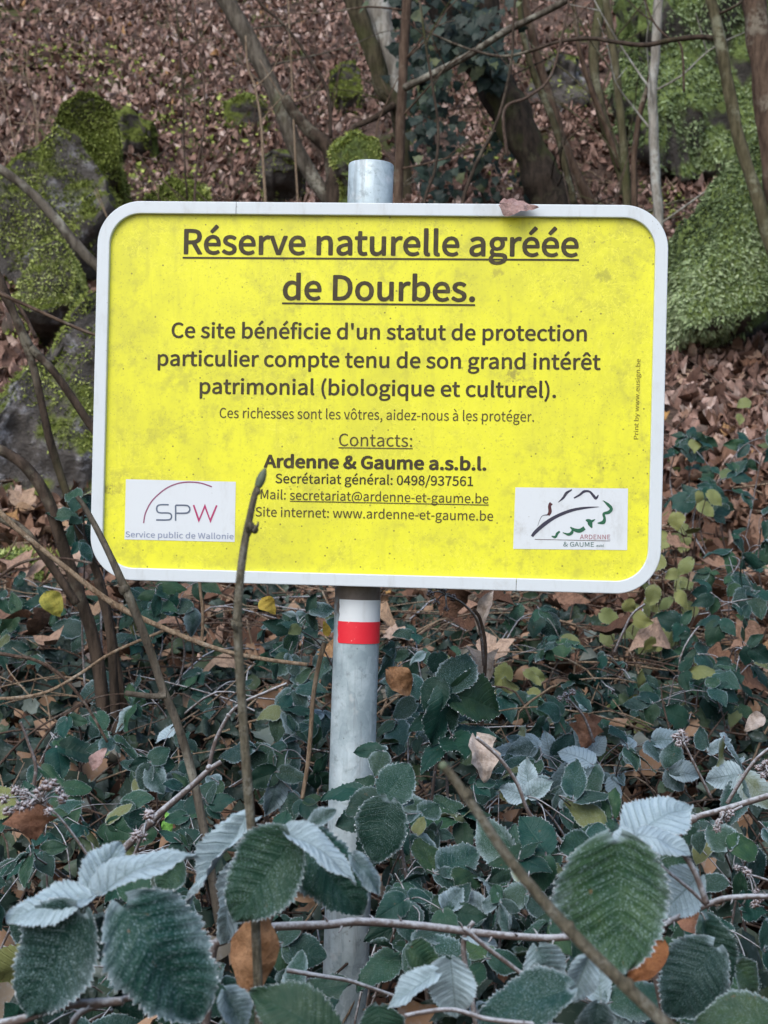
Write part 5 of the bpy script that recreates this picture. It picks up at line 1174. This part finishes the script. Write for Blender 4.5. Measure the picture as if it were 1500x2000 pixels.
hero(a, 655, 2030, 500, 1925, 125, 1.0, .10, .55, nrm=(0, -.8, .6), me=HERO[4], label='dark green leaflet at the bottom, little frost')
hero(a, 470, 2060, 480, 1960, 90, 1.12, .35, .9, nrm=(0, -.75, .6), me=HERO[1])
hero(a, 440, 1935, 480, 2010, 80, 1.1, .6, 0.1, nrm=(0.4, -.7, .5), me=HERO[2])
a = empty('bramble', P(1420, 2600, 1.25), 'bramble spray with one very large green leaf speckled with frost, lower right', 'bramble', 'foreground bramble sprays')
cane(a, pp([(1420, 2600), (1340, 2200), (1290, 1950), (1275, 1830), (1380, 1768), (1440, 1752), (1560, 1752)], 1.22), [.0032, .0022], seed=8)
cane(a, pp([(1380, 1768), (1345, 1735), (1290, 1690), (1246, 1650)], 1.18), [.0016, .0012], seed=9, name='leaf_stalk')
cane(a, pp([(1380, 1765), (1355, 1700), (1320, 1655), (1265, 1635)], 1.16), [.0026, .0016], seed=10, name='leaf_stalk')
hero(a, 1205, 1640, 1222, 1892, 195, 1.04, .34, .62, nrm=(-.18, -.93, .3), me=HERO[5], label='very large mid green leaflet speckled with frost')
hero(a, 1232, 1640, 1350, 1545, 112, 1.18, .86, 0, dd=.02, nrm=(.05, -.6, .8), me=HERO[4], label='pale blue fully frosted leaflet pointing up right')
hero(a, 1250, 1632, 1358, 1655, 60, 1.15, .98, 0, dd=0, nrm=(.05, -.7, .7), me=HERO[1])
hero(a, 1235, 1628, 1190, 1640, 40, 1.15, .9, 0, dd=0, nrm=(.05, -.7, .7), me=HERO[1])
hero(a, 1365, 1712, 1285, 1790, 85, 1.22, .78, .1, nrm=(.1, -.8, .55), me=HERO[3])
hero(a, 1265, 1700, 1262, 1800, 80, 1.12, .7, .1, nrm=(.6, -.6, .4), me=HERO[2])
hero(a, 1395, 1850, 1300, 1990, 140, 1.15, .34, .0, nrm=(-.1, -.85, .5), me=HERO[0])
hero(a, 1375, 1795, 1425, 1935, 84, 1.18, .16, .2, nrm=(.2, -.9, .3), me=HERO[2])
hero(a, 1520, 1990, 1365, 1975, 110, 1.05, .30, .95, nrm=(0, -.7, .7), me=HERO[4], label='yellowish green frosted leaflet in the bottom right corner')
hero(a, 1440, 1880, 1490, 1960, 60, 1.2, .35, .8, nrm=(0, -.7, .7), me=HERO[4])
a = empty('bramble', P(980, 2600, 1.2), 'frosted bramble leaves along the bottom edge between post and leaning shoot', 'bramble', 'foreground bramble sprays')
cane(a, pp([(1000, 2600), (960, 2200), (930, 2000), (905, 1850), (925, 1800)], 1.25), [.003, .002], seed=11)
cane(a, pp([(560, 1895), (620, 1905), (680, 1915), (740, 1935), (800, 1955)], 1.3), [.0022, .0016], seed=12)
cane(a, pp([(790, 1984), (880, 1972), (960, 1992), (1100, 2005)], 1.05), [.0016, .0018], seed=13)
cane(a, pp([(905, 1812), (950, 1850), (1010, 1895), (1040, 1920)], 1.18), [.0020, .0016], seed=14)
hero(a, 1110, 1930, 928, 1985, 120, 1.06, .30, 0, nrm=(0, -.72, .7), me=HERO[0], label='dark leaflet with thick white frost edge at the bottom')
hero(a, 880, 1875, 888, 1998, 88, 1.10, .82, 0, nrm=(-.2, -.8, .5), me=HERO[3])
hero(a, 850, 1900, 752, 1965, 62, 1.08, .8, 0, nrm=(-.1, -.5, .85), me=HERO[2])
hero(a, 1050, 1850, 1085, 1945, 76, 1.14, .62, 0, nrm=(-.2, -.8, .5), me=HERO[1])
hero(a, 1150, 1870, 1115, 1960, 70, 1.12, .72, 0, nrm=(.2, -.8, .5), me=HERO[2])
hero(a, 1170, 1960, 1150, 2040, 70, 1.1, .5, 0, nrm=(.2, -.8, .5), me=HERO[4])
hero(a, 740, 1965, 745, 2060, 92, 1.15, .2, .25, nrm=(0, -.8, .5), me=HERO[4])
hero(a, 800, 1850, 860, 1900, 60, 1.3, .15, .6, nrm=(0, -.8, .5), me=HERO[1])
hero(a, 905, 1825, 975, 1835, 40, 1.25, .8, .0, nrm=(0, -.5, .85), me=HERO[1])
# mid-distance single sprays close to the post
a = empty('bramble', P(820, 2500, 1.62), 'dark glossy bramble spray whose leaves overlap the right side of the post', 'bramble', 'foreground bramble sprays')
cane(a, pp([(860, 2500), (840, 2000), (800, 1750), (772, 1600), (765, 1560)], 1.62), [.003, .0018], seed=15)
hero(a, 752, 1556, 800, 1492, 84, 1.6, .28, .1, nrm=(0, -.9, .4), me=MID[0])
hero(a, 752, 1560, 672, 1590, 62, 1.6, .18, .15, nrm=(-.1, -.9, .4), me=MID[5])
hero(a, 760, 1566, 728, 1690, 108, 1.58, .2, .12, nrm=(-.1, -.95, .2), me=MID[0])
hero(a, 766, 1548, 812, 1560, 46, 1.62, .4, .1, nrm=(.1, -.7, .7), me=MID[1])
a = empty('bramble', P(880, 2400, 2.05), 'tall bramble shoot with two big dark curled leaves right of the post', 'bramble', 'foreground bramble sprays')
cane(a, pp([(900, 2400), (885, 1900), (872, 1500), (866, 1340)], 2.05), [.003, .0015], seed=16)
hero(a, 862, 1330, 830, 1400, 58, 2.0, .05, .1, nrm=(-.3, -.9, .2), me=MID[1]); hero(a, 866, 1345, 868, 1465, 66, 2.0, .06, .05, nrm=(.5, -.8, .1), me=MID[3]); hero(a, 855, 1275, 862, 1325, 46, 2.1, .15, 0, nrm=(0, -.8, .4), me=MID[0]); hero(a, 812, 1372, 765, 1400, 44, 2.1, .3, .1, nrm=(0, -.8, .5), me=MID[0])

# ------------------------------------------------------------------ bare shoots
def shoot(label, path, d, r, nodes=(), mat=SHOOT, bud=True, dd=0.0, group=None, seed=0, budr=1.6, name='bare_shoot'):
    n = len(path); pts = [P(x, y, d + dd * i / (n - 1)) for i, (x, y) in enumerate(path)]
    root = empty(name, pts[0], label, 'twig', group)
    mb = MB(); mb.tube(pts, [rpx(a, d) for a in (r if len(r) == n else [r[0] + (r[1] - r[0]) * i / (n - 1) for i in range(n)])], sides=12, bump=.10, seg=8, seed=seed)
    for (x, y, k) in nodes: mb.blob(P(x, y, d + dd * .5), rpx(k, d), 2, .25, (1, 1, 1.1))
    mb.build('stem', mat, root)
    if bud:
        e = pts[-1]; t = (pts[-1] - pts[-2]).normalized(); R = rpx((r[1] if len(r) == 2 else r[-1]) * budr, d)
        MB().tube([e - t * R * .6, e + t * R * .9, e + t * R * 2.4, e + t * R * 3.6], [R * .75, R * 1.0, R * .75, R * .12], sides=10, seg=5, bump=.15).build('bud', BUD, root)
    return root
sh = shoot('tall upright olive twig with a swollen bud crossing the sign in front', [(520, 2500), (512, 2150), (502, 1880), (492, 1640), (484, 1540), (474, 1400), (464, 1230), (468, 1140), (478, 1060), (490, 1000), (498, 965), (506, 945)], 1.12,
      [10, 10, 9.5, 9.5, 9.5, 9, 8.6, 8.2, 8, 7, 6.5, 5.5], [(463, 1222, 11), (488, 1028, 10), (497, 1034, 8), (484, 1040, 8), (502, 960, 7.5)], seed=3, budr=1.7)
for x0, y0, x1, y1 in ((462, 1232, 452, 1208), (496, 1038, 505, 1018), (484, 1038, 481, 1016)):
    MB().tube([P(x0, y0, 1.115), P((x0 + x1) / 2 + (x1 - x0) * .2, (y0 + y1) / 2, 1.11), P(x1, y1, 1.11)], [rpx(4.2, 1.1), rpx(3.4, 1.1), rpx(.8, 1.1)], sides=8, seg=4).build('side_bud', SHOOT, sh)
sh = shoot('thick olive twig leaning from the bottom right with a pale cut tip', [(1620, 2330), (1420, 2110), (1300, 2000), (1200, 1905), (1110, 1815), (1040, 1735), (985, 1665), (935, 1590), (900, 1540), (880, 1512), (868, 1498)], .86,
      [15, 14.5, 13, 12.5, 12, 11, 10, 9, 9, 8.5, 8], [(912, 1552, 12), (1110, 1812, 14), (1225, 1925, 15)], seed=5, bud=False)
MB().blob(P(866, 1496, .86), rpx(9.5, .86), 2, .2).build('tip', BUD, sh)
shoot('greyish shoot passing in front of the sign lower left corner', [(470, 2300), (440, 1900), (412, 1700), (392, 1590), (372, 1500), (345, 1410), (318, 1345), (300, 1290), (278, 1230), (258, 1180), (240, 1140), (215, 1085), (190, 1035), (165, 990), (150, 970)], 1.72,
      [10, 10, 9, 8.5, 8.5, 8, 8, 8, 8.5, 9, 8, 6.5, 6, 5, 4], [(318, 1357, 10), (243, 1150, 12)], mat=BARK_GREY, bud=False, seed=7)
shoot('short pale cut side branch on the greyish left shoot', [(325, 1358), (300, 1360), (270, 1357), (245, 1354)], 1.70, [6, 5.5], mat=BARK_GREY, bud=False, seed=8)
shoot('greyish twig with a stubby fork rising to the right, lower left', [(240, 1660), (275, 1625), (310, 1590), (345, 1560), (380, 1530), (408, 1504), (432, 1488)], 1.6, [8, 5], [(408, 1500, 7), (295, 1605, 9)], mat=CANE, bud=False, seed=9)
shoot('thin twig rising steeply from the stubby fork towards the tall shoot', [(408, 1500), (420, 1450), (445, 1400), (470, 1375), (520, 1352), (560, 1335)], 1.65, [4.5, 2.5], [(446, 1398, 5)], mat=CANE, bud=False, seed=10)
shoot('long pale bramble cane arching from the left edge to the post', [(-60, 920), (0, 1000), (60, 1055), (130, 1110), (190, 1158), (240, 1190), (300, 1218), (370, 1248), (440, 1272), (520, 1288), (600, 1298)], 1.9, [4, 5.5, 5, 5, 5.5, 6, 5, 5, 4.5, 4, 3.5], mat=STRAW, bud=False, seed=11)
shoot('thin pale cane curving low on the left and rising to the right', [(-60, 1362), (20, 1364), (90, 1352), (150, 1320), (210, 1280), (270, 1252), (330, 1228)], 2.1, [3.5, 3], mat=STRAW, bud=False, seed=12)
shoot('upright pale dry stem just left of the post with an ochre leaf on top', [(590, 1560), (600, 1500), (606, 1440), (612, 1360), (622, 1300), (634, 1255)], 2.1, [4, 5], mat=STRAW, bud=False, seed=13)
shoot('short dry upright stem hanging below the sign rim, left half', [(394, 1260), (396, 1200), (391, 1150), (388, 1110)], 2.4, [3, 3], mat=STRAW, bud=False, seed=14)
shoot('purple brown arching stem low on the far left', [(-40, 1270), (20, 1280), (70, 1290), (120, 1320), (170, 1380), (210, 1450)], 2.2, [4, 2.5], mat=TWIG, bud=False, seed=15)
shoot('pale frosted twig rising above the left seed heads', [(60, 1560), (70, 1500), (55, 1450), (40, 1410)], 2.0, [4, 2.5], mat=CANE, bud=False, seed=16)
shoot('dry stalk standing right of the post from brambles to sign', [(930, 1560), (936, 1480), (942, 1400), (946, 1330), (948, 1260), (938, 1210), (925, 1190)], 2.2, [4.5, 3], mat=TWIG, bud=False, seed=17)
shoot('frosted cane rising to the right edge behind the large green leaf', [(1320, 1640), (1355, 1600), (1400, 1585), (1450, 1570), (1530, 1545)], 1.6, [6, 6], [(1355, 1600, 8)], mat=CANE, bud=False, seed=18)
shoot('thin frosted twig in the brambles right of centre', [(930, 1440), (975, 1480), (1010, 1530), (1035, 1590), (1075, 1620), (1100, 1650)], 1.8, [3.5, 4], [(1105, 1650, 8)], mat=CANE, bud=False, seed=19)
shoot('slender frosted stem beside the yellow green seedlings', [(1200, 1275), (1215, 1240), (1235, 1200), (1260, 1180)], 2.8, [3, 2], mat=CANE, bud=False, seed=20)
shoot('thin twig at the right edge with small dry fruits', [(1420, 1570), (1450, 1520), (1480, 1480), (1520, 1450)], 1.9, [4, 3], mat=CANE, bud=False, seed=21)
shoot('fallen lichen covered branch lying on the slanting slab, left', [(240, 560), (190, 520), (150, 480), (110, 430), (60, 375), (0, 330), (-60, 300)], 5.2, [9, 10, 11, 10, 9, 9, 8], mat=BARK_GREY, bud=False, seed=22)

# dark leafless bush at the left edge: several stems of its own
a = empty('bush', P(240, 1600, 3.0), 'leafless bush with dark lichen spotted stems rising at the left of the sign', 'bush')
a.location.z = float(gz(a.location.x, a.location.y))
for path, d, r, mt in [
    ([(215, 1560), (205, 1420), (195, 1320), (178, 1230), (150, 1150), (118, 1050), (95, 980), (60, 925), (20, 890), (-60, 850)], 3.0, (14, 10), BARK_DARK),
    ([(260, 1600), (250, 1450), (228, 1300), (200, 1150), (160, 1050), (125, 950), (100, 870), (82, 790), (66, 720), (40, 650), (10, 570), (-30, 480)], 3.05, (9, 7), BARK_DARK),
    ([(60, 680), (100, 720), (140, 775), (180, 835), (230, 900)], 3.05, (9, 7), BARK_DARK),
    ([(-40, 510), (15, 590), (60, 680)], 3.05, (6, 8), BARK_DARK),
    ([(150, 1180), (90, 1090), (50, 1040), (0, 1010), (-50, 980)], 2.9, (8, 9), BARK_DARK),
    ([(70, 660), (30, 590), (-30, 560)], 3.0, (4, 4), TWIG),
    ([(-30, 560), (60, 600), (130, 632), (190, 655), (240, 660)], 2.95, (4, 3), BARK_BROWN),
    ([(240, 1560), (225, 1380), (215, 1240), (190, 1130)], 2.9, (10, 8), BARK_DARK),
    ([(-30, 1150), (40, 1100), (110, 1090), (180, 1100)], 2.9, (3, 2.5), TWIG)]:
    q = [P(x, y, d) for x, y in path]
    MB().tube(q, [rpx(r[0], d), rpx(r[1], d)], sides=10, bump=.25, seg=6, seed=len(path)).build('stem', mt, a)

# ------------------------------------------------------------------ dry seed heads, coloured leaves
def m_seed():
    t = NT('frosted_fruit'); n = t.noise(200, 4, .7); n2 = t.noise(40, 3)
    g = t.node('ShaderNodeNewGeometry'); sp = t.node('ShaderNodeSeparateXYZ'); t.l.new(g.outputs['Normal'], sp.inputs[0])
    f = t.step(t.math('ADD', t.math('MULTIPLY', sp.outputs[2], .4), n), .35, .85)
    t.bump(n, .8, .002)
    return t.done(t.mix(t.math('MULTIPLY', f, .8), t.mix(n2, (.07, .035, .03), (.16, .10, .08)), (.52, .53, .58)), .8, .3)
SEED = m_seed()
def seedhead(label, spots, d, stem, seed, r=8, group='frosted dry fruit heads in the brambles'):
    rnd = random.Random(seed); pts = [P(x, y, d) for x, y in stem]
    root = empty('seed_head', pts[0], label, 'seed head', group)
    mb = MB(); mb.tube(pts, [rpx(3.2, d), rpx(2.2, d)], sides=7, seg=5, bump=.2)
    hub = pts[-1]
    for x, y in spots:
        c = P(x, y, d + rnd.uniform(-.02, .02)); mb.tube([hub, (hub + c) / 2 + Vector((0, 0, .004)), c], [rpx(1.8, d), rpx(1.4, d)], sides=5, seg=3)
    mb.build('stalk', CANE, root)
    for x, y in spots:
        c = P(x, y, d + rnd.uniform(-.02, .02)); m2 = MB(); R = rpx(r, d) * rnd.uniform(.8, 1.2)
        for k in range(16):
            v = Vector((rnd.gauss(0, 1), rnd.gauss(0, 1), rnd.gauss(0, 1))).normalized()
            m2.blob(c + v * R * .62, R * rnd.uniform(.28, .45), 1, .3)
        for k in range(26):
            v = Vector((rnd.gauss(0, 1), rnd.gauss(0, 1), rnd.gauss(.2, 1))).normalized()
            m2.tube([c + v * R * .8, c + v * R * rnd.uniform(1.15, 1.5)], [R * .08, R * .02], sides=4, seg=1, cap=False)
        m2.build('fruit', SEED, root)
seedhead('big cluster of white frosted dry fruits at the left edge', [(8, 1560), (30, 1545), (48, 1552), (60, 1570), (75, 1548), (92, 1535), (105, 1530), (116, 1545), (122, 1560), (85, 1565), (40, 1575), (95, 1585), (15, 1585)], 1.35, [(190, 1700), (150, 1640), (110, 1590), (80, 1570)], 1, 11)
seedhead('small pair of frosted dry buds between the two lower left twigs', [(290, 1592), (268, 1630), (280, 1635), (100, 1600)][:3], 1.5, [(250, 1700), (270, 1650), (285, 1610)], 2, 11)
seedhead('brown frosted fruit head just under the sign bottom rim', [(840, 1160), (855, 1148), (866, 1152), (885, 1168), (852, 1178), (872, 1190)], 2.1, [(945, 1300), (935, 1220), (905, 1180), (870, 1162)], 3, 7)
seedhead('whitish dry cluster in the middle of the right brambles', [(1092, 1365), (1105, 1358), (1118, 1352), (1110, 1368)], 2.2, [(1160, 1450), (1140, 1400), (1110, 1365)], 4, 6)
seedhead('pale woolly flower head above the frosted right bramble', [(1320, 1440), (1332, 1432), (1338, 1445), (1326, 1452)], 1.95, [(1390, 1560), (1360, 1500), (1335, 1450)], 5, 8)
seedhead('dry brown fruit cluster on the cane near the right edge', [(1405, 1605), (1412, 1590), (1420, 1600), (1400, 1618), (1428, 1588)], 1.58, [(1450, 1575), (1430, 1585), (1412, 1598)], 6, 8)
seedhead('dry fruit cluster hanging at the right edge above the last leaves', [(1482, 1500), (1495, 1492), (1490, 1515), (1500, 1508)], 1.8, [(1540, 1480), (1515, 1490), (1492, 1502)], 7, 8)
seedhead('dark dry fruits lower at the right edge', [(1440, 1695), (1455, 1700), (1478, 1740), (1485, 1755), (1475, 1765), (1462, 1705)], 1.45, [(1540, 1740), (1500, 1720), (1462, 1708)], 8, 8)
curled_leaf('dead_leaf', (60, 1570), (70, 1640), 110, 1.38, 'rust brown dead leaf hanging under the frosted fruit cluster at the left edge', DRY_BROWN, curl=.5, fold=.5, seed=3)
curled_leaf('dead_leaf', (505, 1800), (485, 1955), 92, 1.16, 'tan curled dead leaf hanging below the centre spray', DRY_TAN, curl=.35, fold=-.9, tilt=(.1, -.95, .1), seed=4, kind='oval')
curled_leaf('dead_leaf', (1290, 1840), (1225, 1925), 62, 1.12, 'orange brown veined dead leaf beside the leaning shoot', DRY_ORANGE, curl=.2, fold=.4, tilt=(-.2, -.9, .2), seed=5, kind='round')
curled_leaf('dead_leaf', (930, 1440), (945, 1535), 72, 1.95, 'crumpled whitish dead leaf caught on the dry stalk', DRY_PALE, curl=.6, fold=.9, tilt=(.2, -.9, .2), seed=6)
curled_leaf('dead_leaf', (915, 1270), (925, 1350), 44, 2.3, 'grey folded dead leaf hanging from the dry stalk under the sign', DRY_PALE, curl=.5, fold=1.2, tilt=(.6, -.7, .1), seed=7, kind='oval')
curled_leaf('dead_leaf', (970, 1275), (945, 1365), 34, 2.3, 'narrow grey dead leaf on the right of the dry stalk', DRY_PALE, curl=.2, fold=1.2, tilt=(-.6, -.7, .1), seed=8, kind='oval')
curled_leaf('dead_leaf', (1150, 1400), (1140, 1470), 66, 2.3, 'dark reddish dead leaf folded like a tent in the right brambles', DRY_BROWN, curl=.2, fold=-1.0, tilt=(0, -.8, .5), seed=9)
curled_leaf('dead_leaf', (760, 1310), (800, 1365), 50, 2.6, 'orange tan dead leaf right of the post behind the stems', DRY_TAN, curl=.4, fold=.7, seed=10, kind='round')
curled_leaf('dead_leaf', (205, 1465), (180, 1505), 28, 2.2, 'small pinkish tan dead leaf on the left among dark brambles', DRY_PINK, curl=.4, fold=.5, seed=11, kind='oval')
curled_leaf('dead_leaf', (1330, 1790), (1375, 1830), 50, 1.4, 'dark brown dead leaf behind the frosted right cane', DRY_BROWN, curl=.4, fold=.5, seed=12, kind='round')
curled_leaf('dead_leaf', (1490, 1400), (1455, 1428), 34, 2.3, 'cream coloured small dead leaf near the right edge', DRY_PALE, curl=.4, fold=.5, seed=13, kind='round')
curled_leaf('dead_leaf', (960, 1160), (935, 1240), 28, 2.5, 'long pale dead leaf dangling under the sign right of the post', DRY_PALE, curl=.3, fold=1.0, tilt=(-.3, -.8, .2), seed=14, kind='oval')
for A, B, wd, d, lab, mt in [((512, 1172), (538, 1200), 34, 2.4, 'ochre yellow leaf just below the sign rim between shoot and post', DRY_YELLOW), ((640, 1240), (632, 1212), 17, 2.05, 'small ochre leaf on the tip of the pale stem touching the post', DRY_YELLOW),
                        ((90, 1160), (118, 1205), 46, 2.8, 'yellow green leaf at the left edge between the dark stems', DRY_OLIVE), ((325, 1590), (350, 1598), 26, 1.9, 'small bright green leaf beside the lower left twig', None), ((320, 1605), (335, 1625), 24, 1.9, 'second small bright green leaf below its twin at the lower left twig', None)]:
    if mt is None: mt = bpy.data.materials.get('fresh_leaf') or m_dry('fresh_leaf', (.10, .28, .05), (.2, .45, .1))
    curled_leaf('leaf', A, B, wd, d, lab, mt, cat='leaf', curl=.3, fold=.2, seed=int(A[0]), kind='round')

# yellow green seedlings on the litter at the right
def seedling(label, px, py, d, n, rx, ry, seed, size=.045):
    rnd = random.Random(seed); c0 = P(px, py, d); g = Vector((c0.x, d + .1, 0)); g.z = float(gz(g.x, g.y)); root = empty('seedling', g, label, 'seedling', 'yellow green seedlings right of the sign')
    pts = []
    for t in range(400):
        if len(pts) >= n: break
        p = P(px + rnd.uniform(-rx, rx), py + rnd.uniform(-ry, ry), d + rnd.uniform(-.08, .08)); p.z = max(p.z, float(gz(p.x, p.y)) + .03)
        if all((p - q).length > size * .8 for q in pts): pts.append(p)
    mb = MB()
    for p in pts:
        mb.tube([g, (g + p) / 2 + Vector((rnd.gauss(0, .02), 0, .03)), p], [.0022, .001], sides=5, seg=4)
        dr = Vector((rnd.gauss(0, 1), rnd.gauss(-.3, .3), rnd.gauss(-.7, .4))).normalized(); s = size * rnd.uniform(.7, 1.2)
        put_leaf(root, p, p + dr * s, s * rnd.uniform(.7, .95), (rnd.gauss(0, .4), -.7, rnd.gauss(.5, .3)), rnd.choice(FAR), .05, .8, rnd.uniform(.45, 1.0))
    mb.build('stem', TWIG, root)
seedling('yellow green seedling right beside the sign lower right corner', 1345, 1010, 3.9, 9, 45, 50, 1)
seedling('pale green seedling with drooping leaves below the sign corner', 1225, 1200, 3.3, 8, 55, 50, 2)
seedling('tallest yellow green seedling with many leaves right of the sign foot', 1310, 1140, 3.6, 14, 55, 60, 3)
seedling('olive yellow seedling low under the tallest one', 1290, 1260, 3.4, 8, 60, 35, 4)
seedling('single yellowish seedling in the brown leaves at mid right', 1240, 1380, 3.0, 6, 50, 40, 5)
seedling('small olive seedling right of the dry stalk', 1010, 1330, 3.0, 5, 40, 30, 6)
seedling('pale olive seedling in the litter close to the right rim', 1330, 1050, 4.2, 5, 30, 30, 7)
seedling('lonely round leaved seedling on the litter near the right edge', 1455, 795, 5.2, 2, 20, 15, 8)

# ------------------------------------------------------------------ ivy
def ivy_mesh(seed):
    rs = random.Random(seed); out = [(0, 0), (.12, .3), (.05, .52), (.38, .36), (.62, .34), (.72, .16), (1, 0)]
    V = [(x, y, .10 * abs(y) + rs.gauss(0, .02) - .15 * x * x) for x, y in out] + [(x, -y, .10 * abs(y) + rs.gauss(0, .02) - .15 * x * x) for x, y in out[1:-1]] + [(.45, 0, 0)]
    me = bpy.data.meshes.new('leaf'); Fc = []
    ring = [0, 1, 2, 3, 4, 5, 6, 11, 10, 9, 8, 7]
    for i in range(12): Fc.append((12, ring[(i + 1) % 12], ring[i]))
    me.from_pydata(V, [], Fc); me.update(); me.materials.append(IVY); return me
t = NT('ivy_leaf'); oi = t.node('ShaderNodeObjectInfo')
IVY = t.done(t.mix(t.math('MULTIPLY', t.step(t.noise(9, 4), .5, .7), .5), t.ramp(oi.outputs['Random'], [(0, (.007, .016, .013)), (.6, (.014, .032, .026)), (.9, (.03, .055, .036)), (1, (.10, .12, .05))]), (.03, .05, .045)), .55, .3)
IV = [ivy_mesh(k) for k in range(4)]
def ivy(label, line_, d, spread, n, size, seed, nstuff=0):
    rnd = random.Random(seed); pts = stem_pts(line_, d); root = empty('ivy', pts[0], label, 'ivy', 'ivy climbing above the sign')
    MB().tube(pts, [.008, .005], sides=6, seg=5, bump=.3).build('stem', BARK_DARK, root)
    def spot():
        i = rnd.randrange(len(line_) - 1); q = pts[i].lerp(pts[i + 1], rnd.random()); s = spread[i] if hasattr(spread, '__len__') else spread
        return q + Vector((rnd.gauss(0, rpx(s, d) * .55), rnd.uniform(-.25, .1), rnd.gauss(0, rpx(s, d) * .3)))
    for k in range(n):
        p = spot(); dr = Vector((rnd.gauss(0, .5), rnd.gauss(-.3, .3), -1)).normalized(); s = size * rnd.uniform(.6, 1.25)
        place('leaf', rnd.choice(IV), Matrix.Translation(p) @ rot_from(dr, (rnd.gauss(0, .35), -.8, rnd.gauss(.5, .3))) @ Matrix.Diagonal((s, s, s, 1)), root)
ivy('ivy curtain wrapped round the upper part of the thick dark trunk', [(965, 160), (945, 115), (915, 60), (890, 0), (865, -80), (840, -200)], 7.2, [20, 40, 80, 100, 110], 250, .07, 1)
ivy('dense ivy hanging behind the straight sapling, top centre', [(830, 180), (815, 90), (800, 20), (780, -80)], 7.9, [45, 50, 60], 110, .07, 2)
ivy('ivy column standing just right of the post top', [(850, 440), (855, 350), (845, 260), (840, 190), (850, 120), (860, 60)], 7.3, [48, 48, 42, 38, 40], 230, .062, 3)
ivy('ragged ivy on the lower part of the thick dark trunk', [(1060, 420), (1030, 340), (1000, 260)], 7.8, [35, 30], 50, .055, 4)
ivy('small ivy patch on the slope between the ivy column and the thick trunk', [(950, 400), (930, 330), (960, 270)], 7.6, [40, 40], 45, .055, 5)
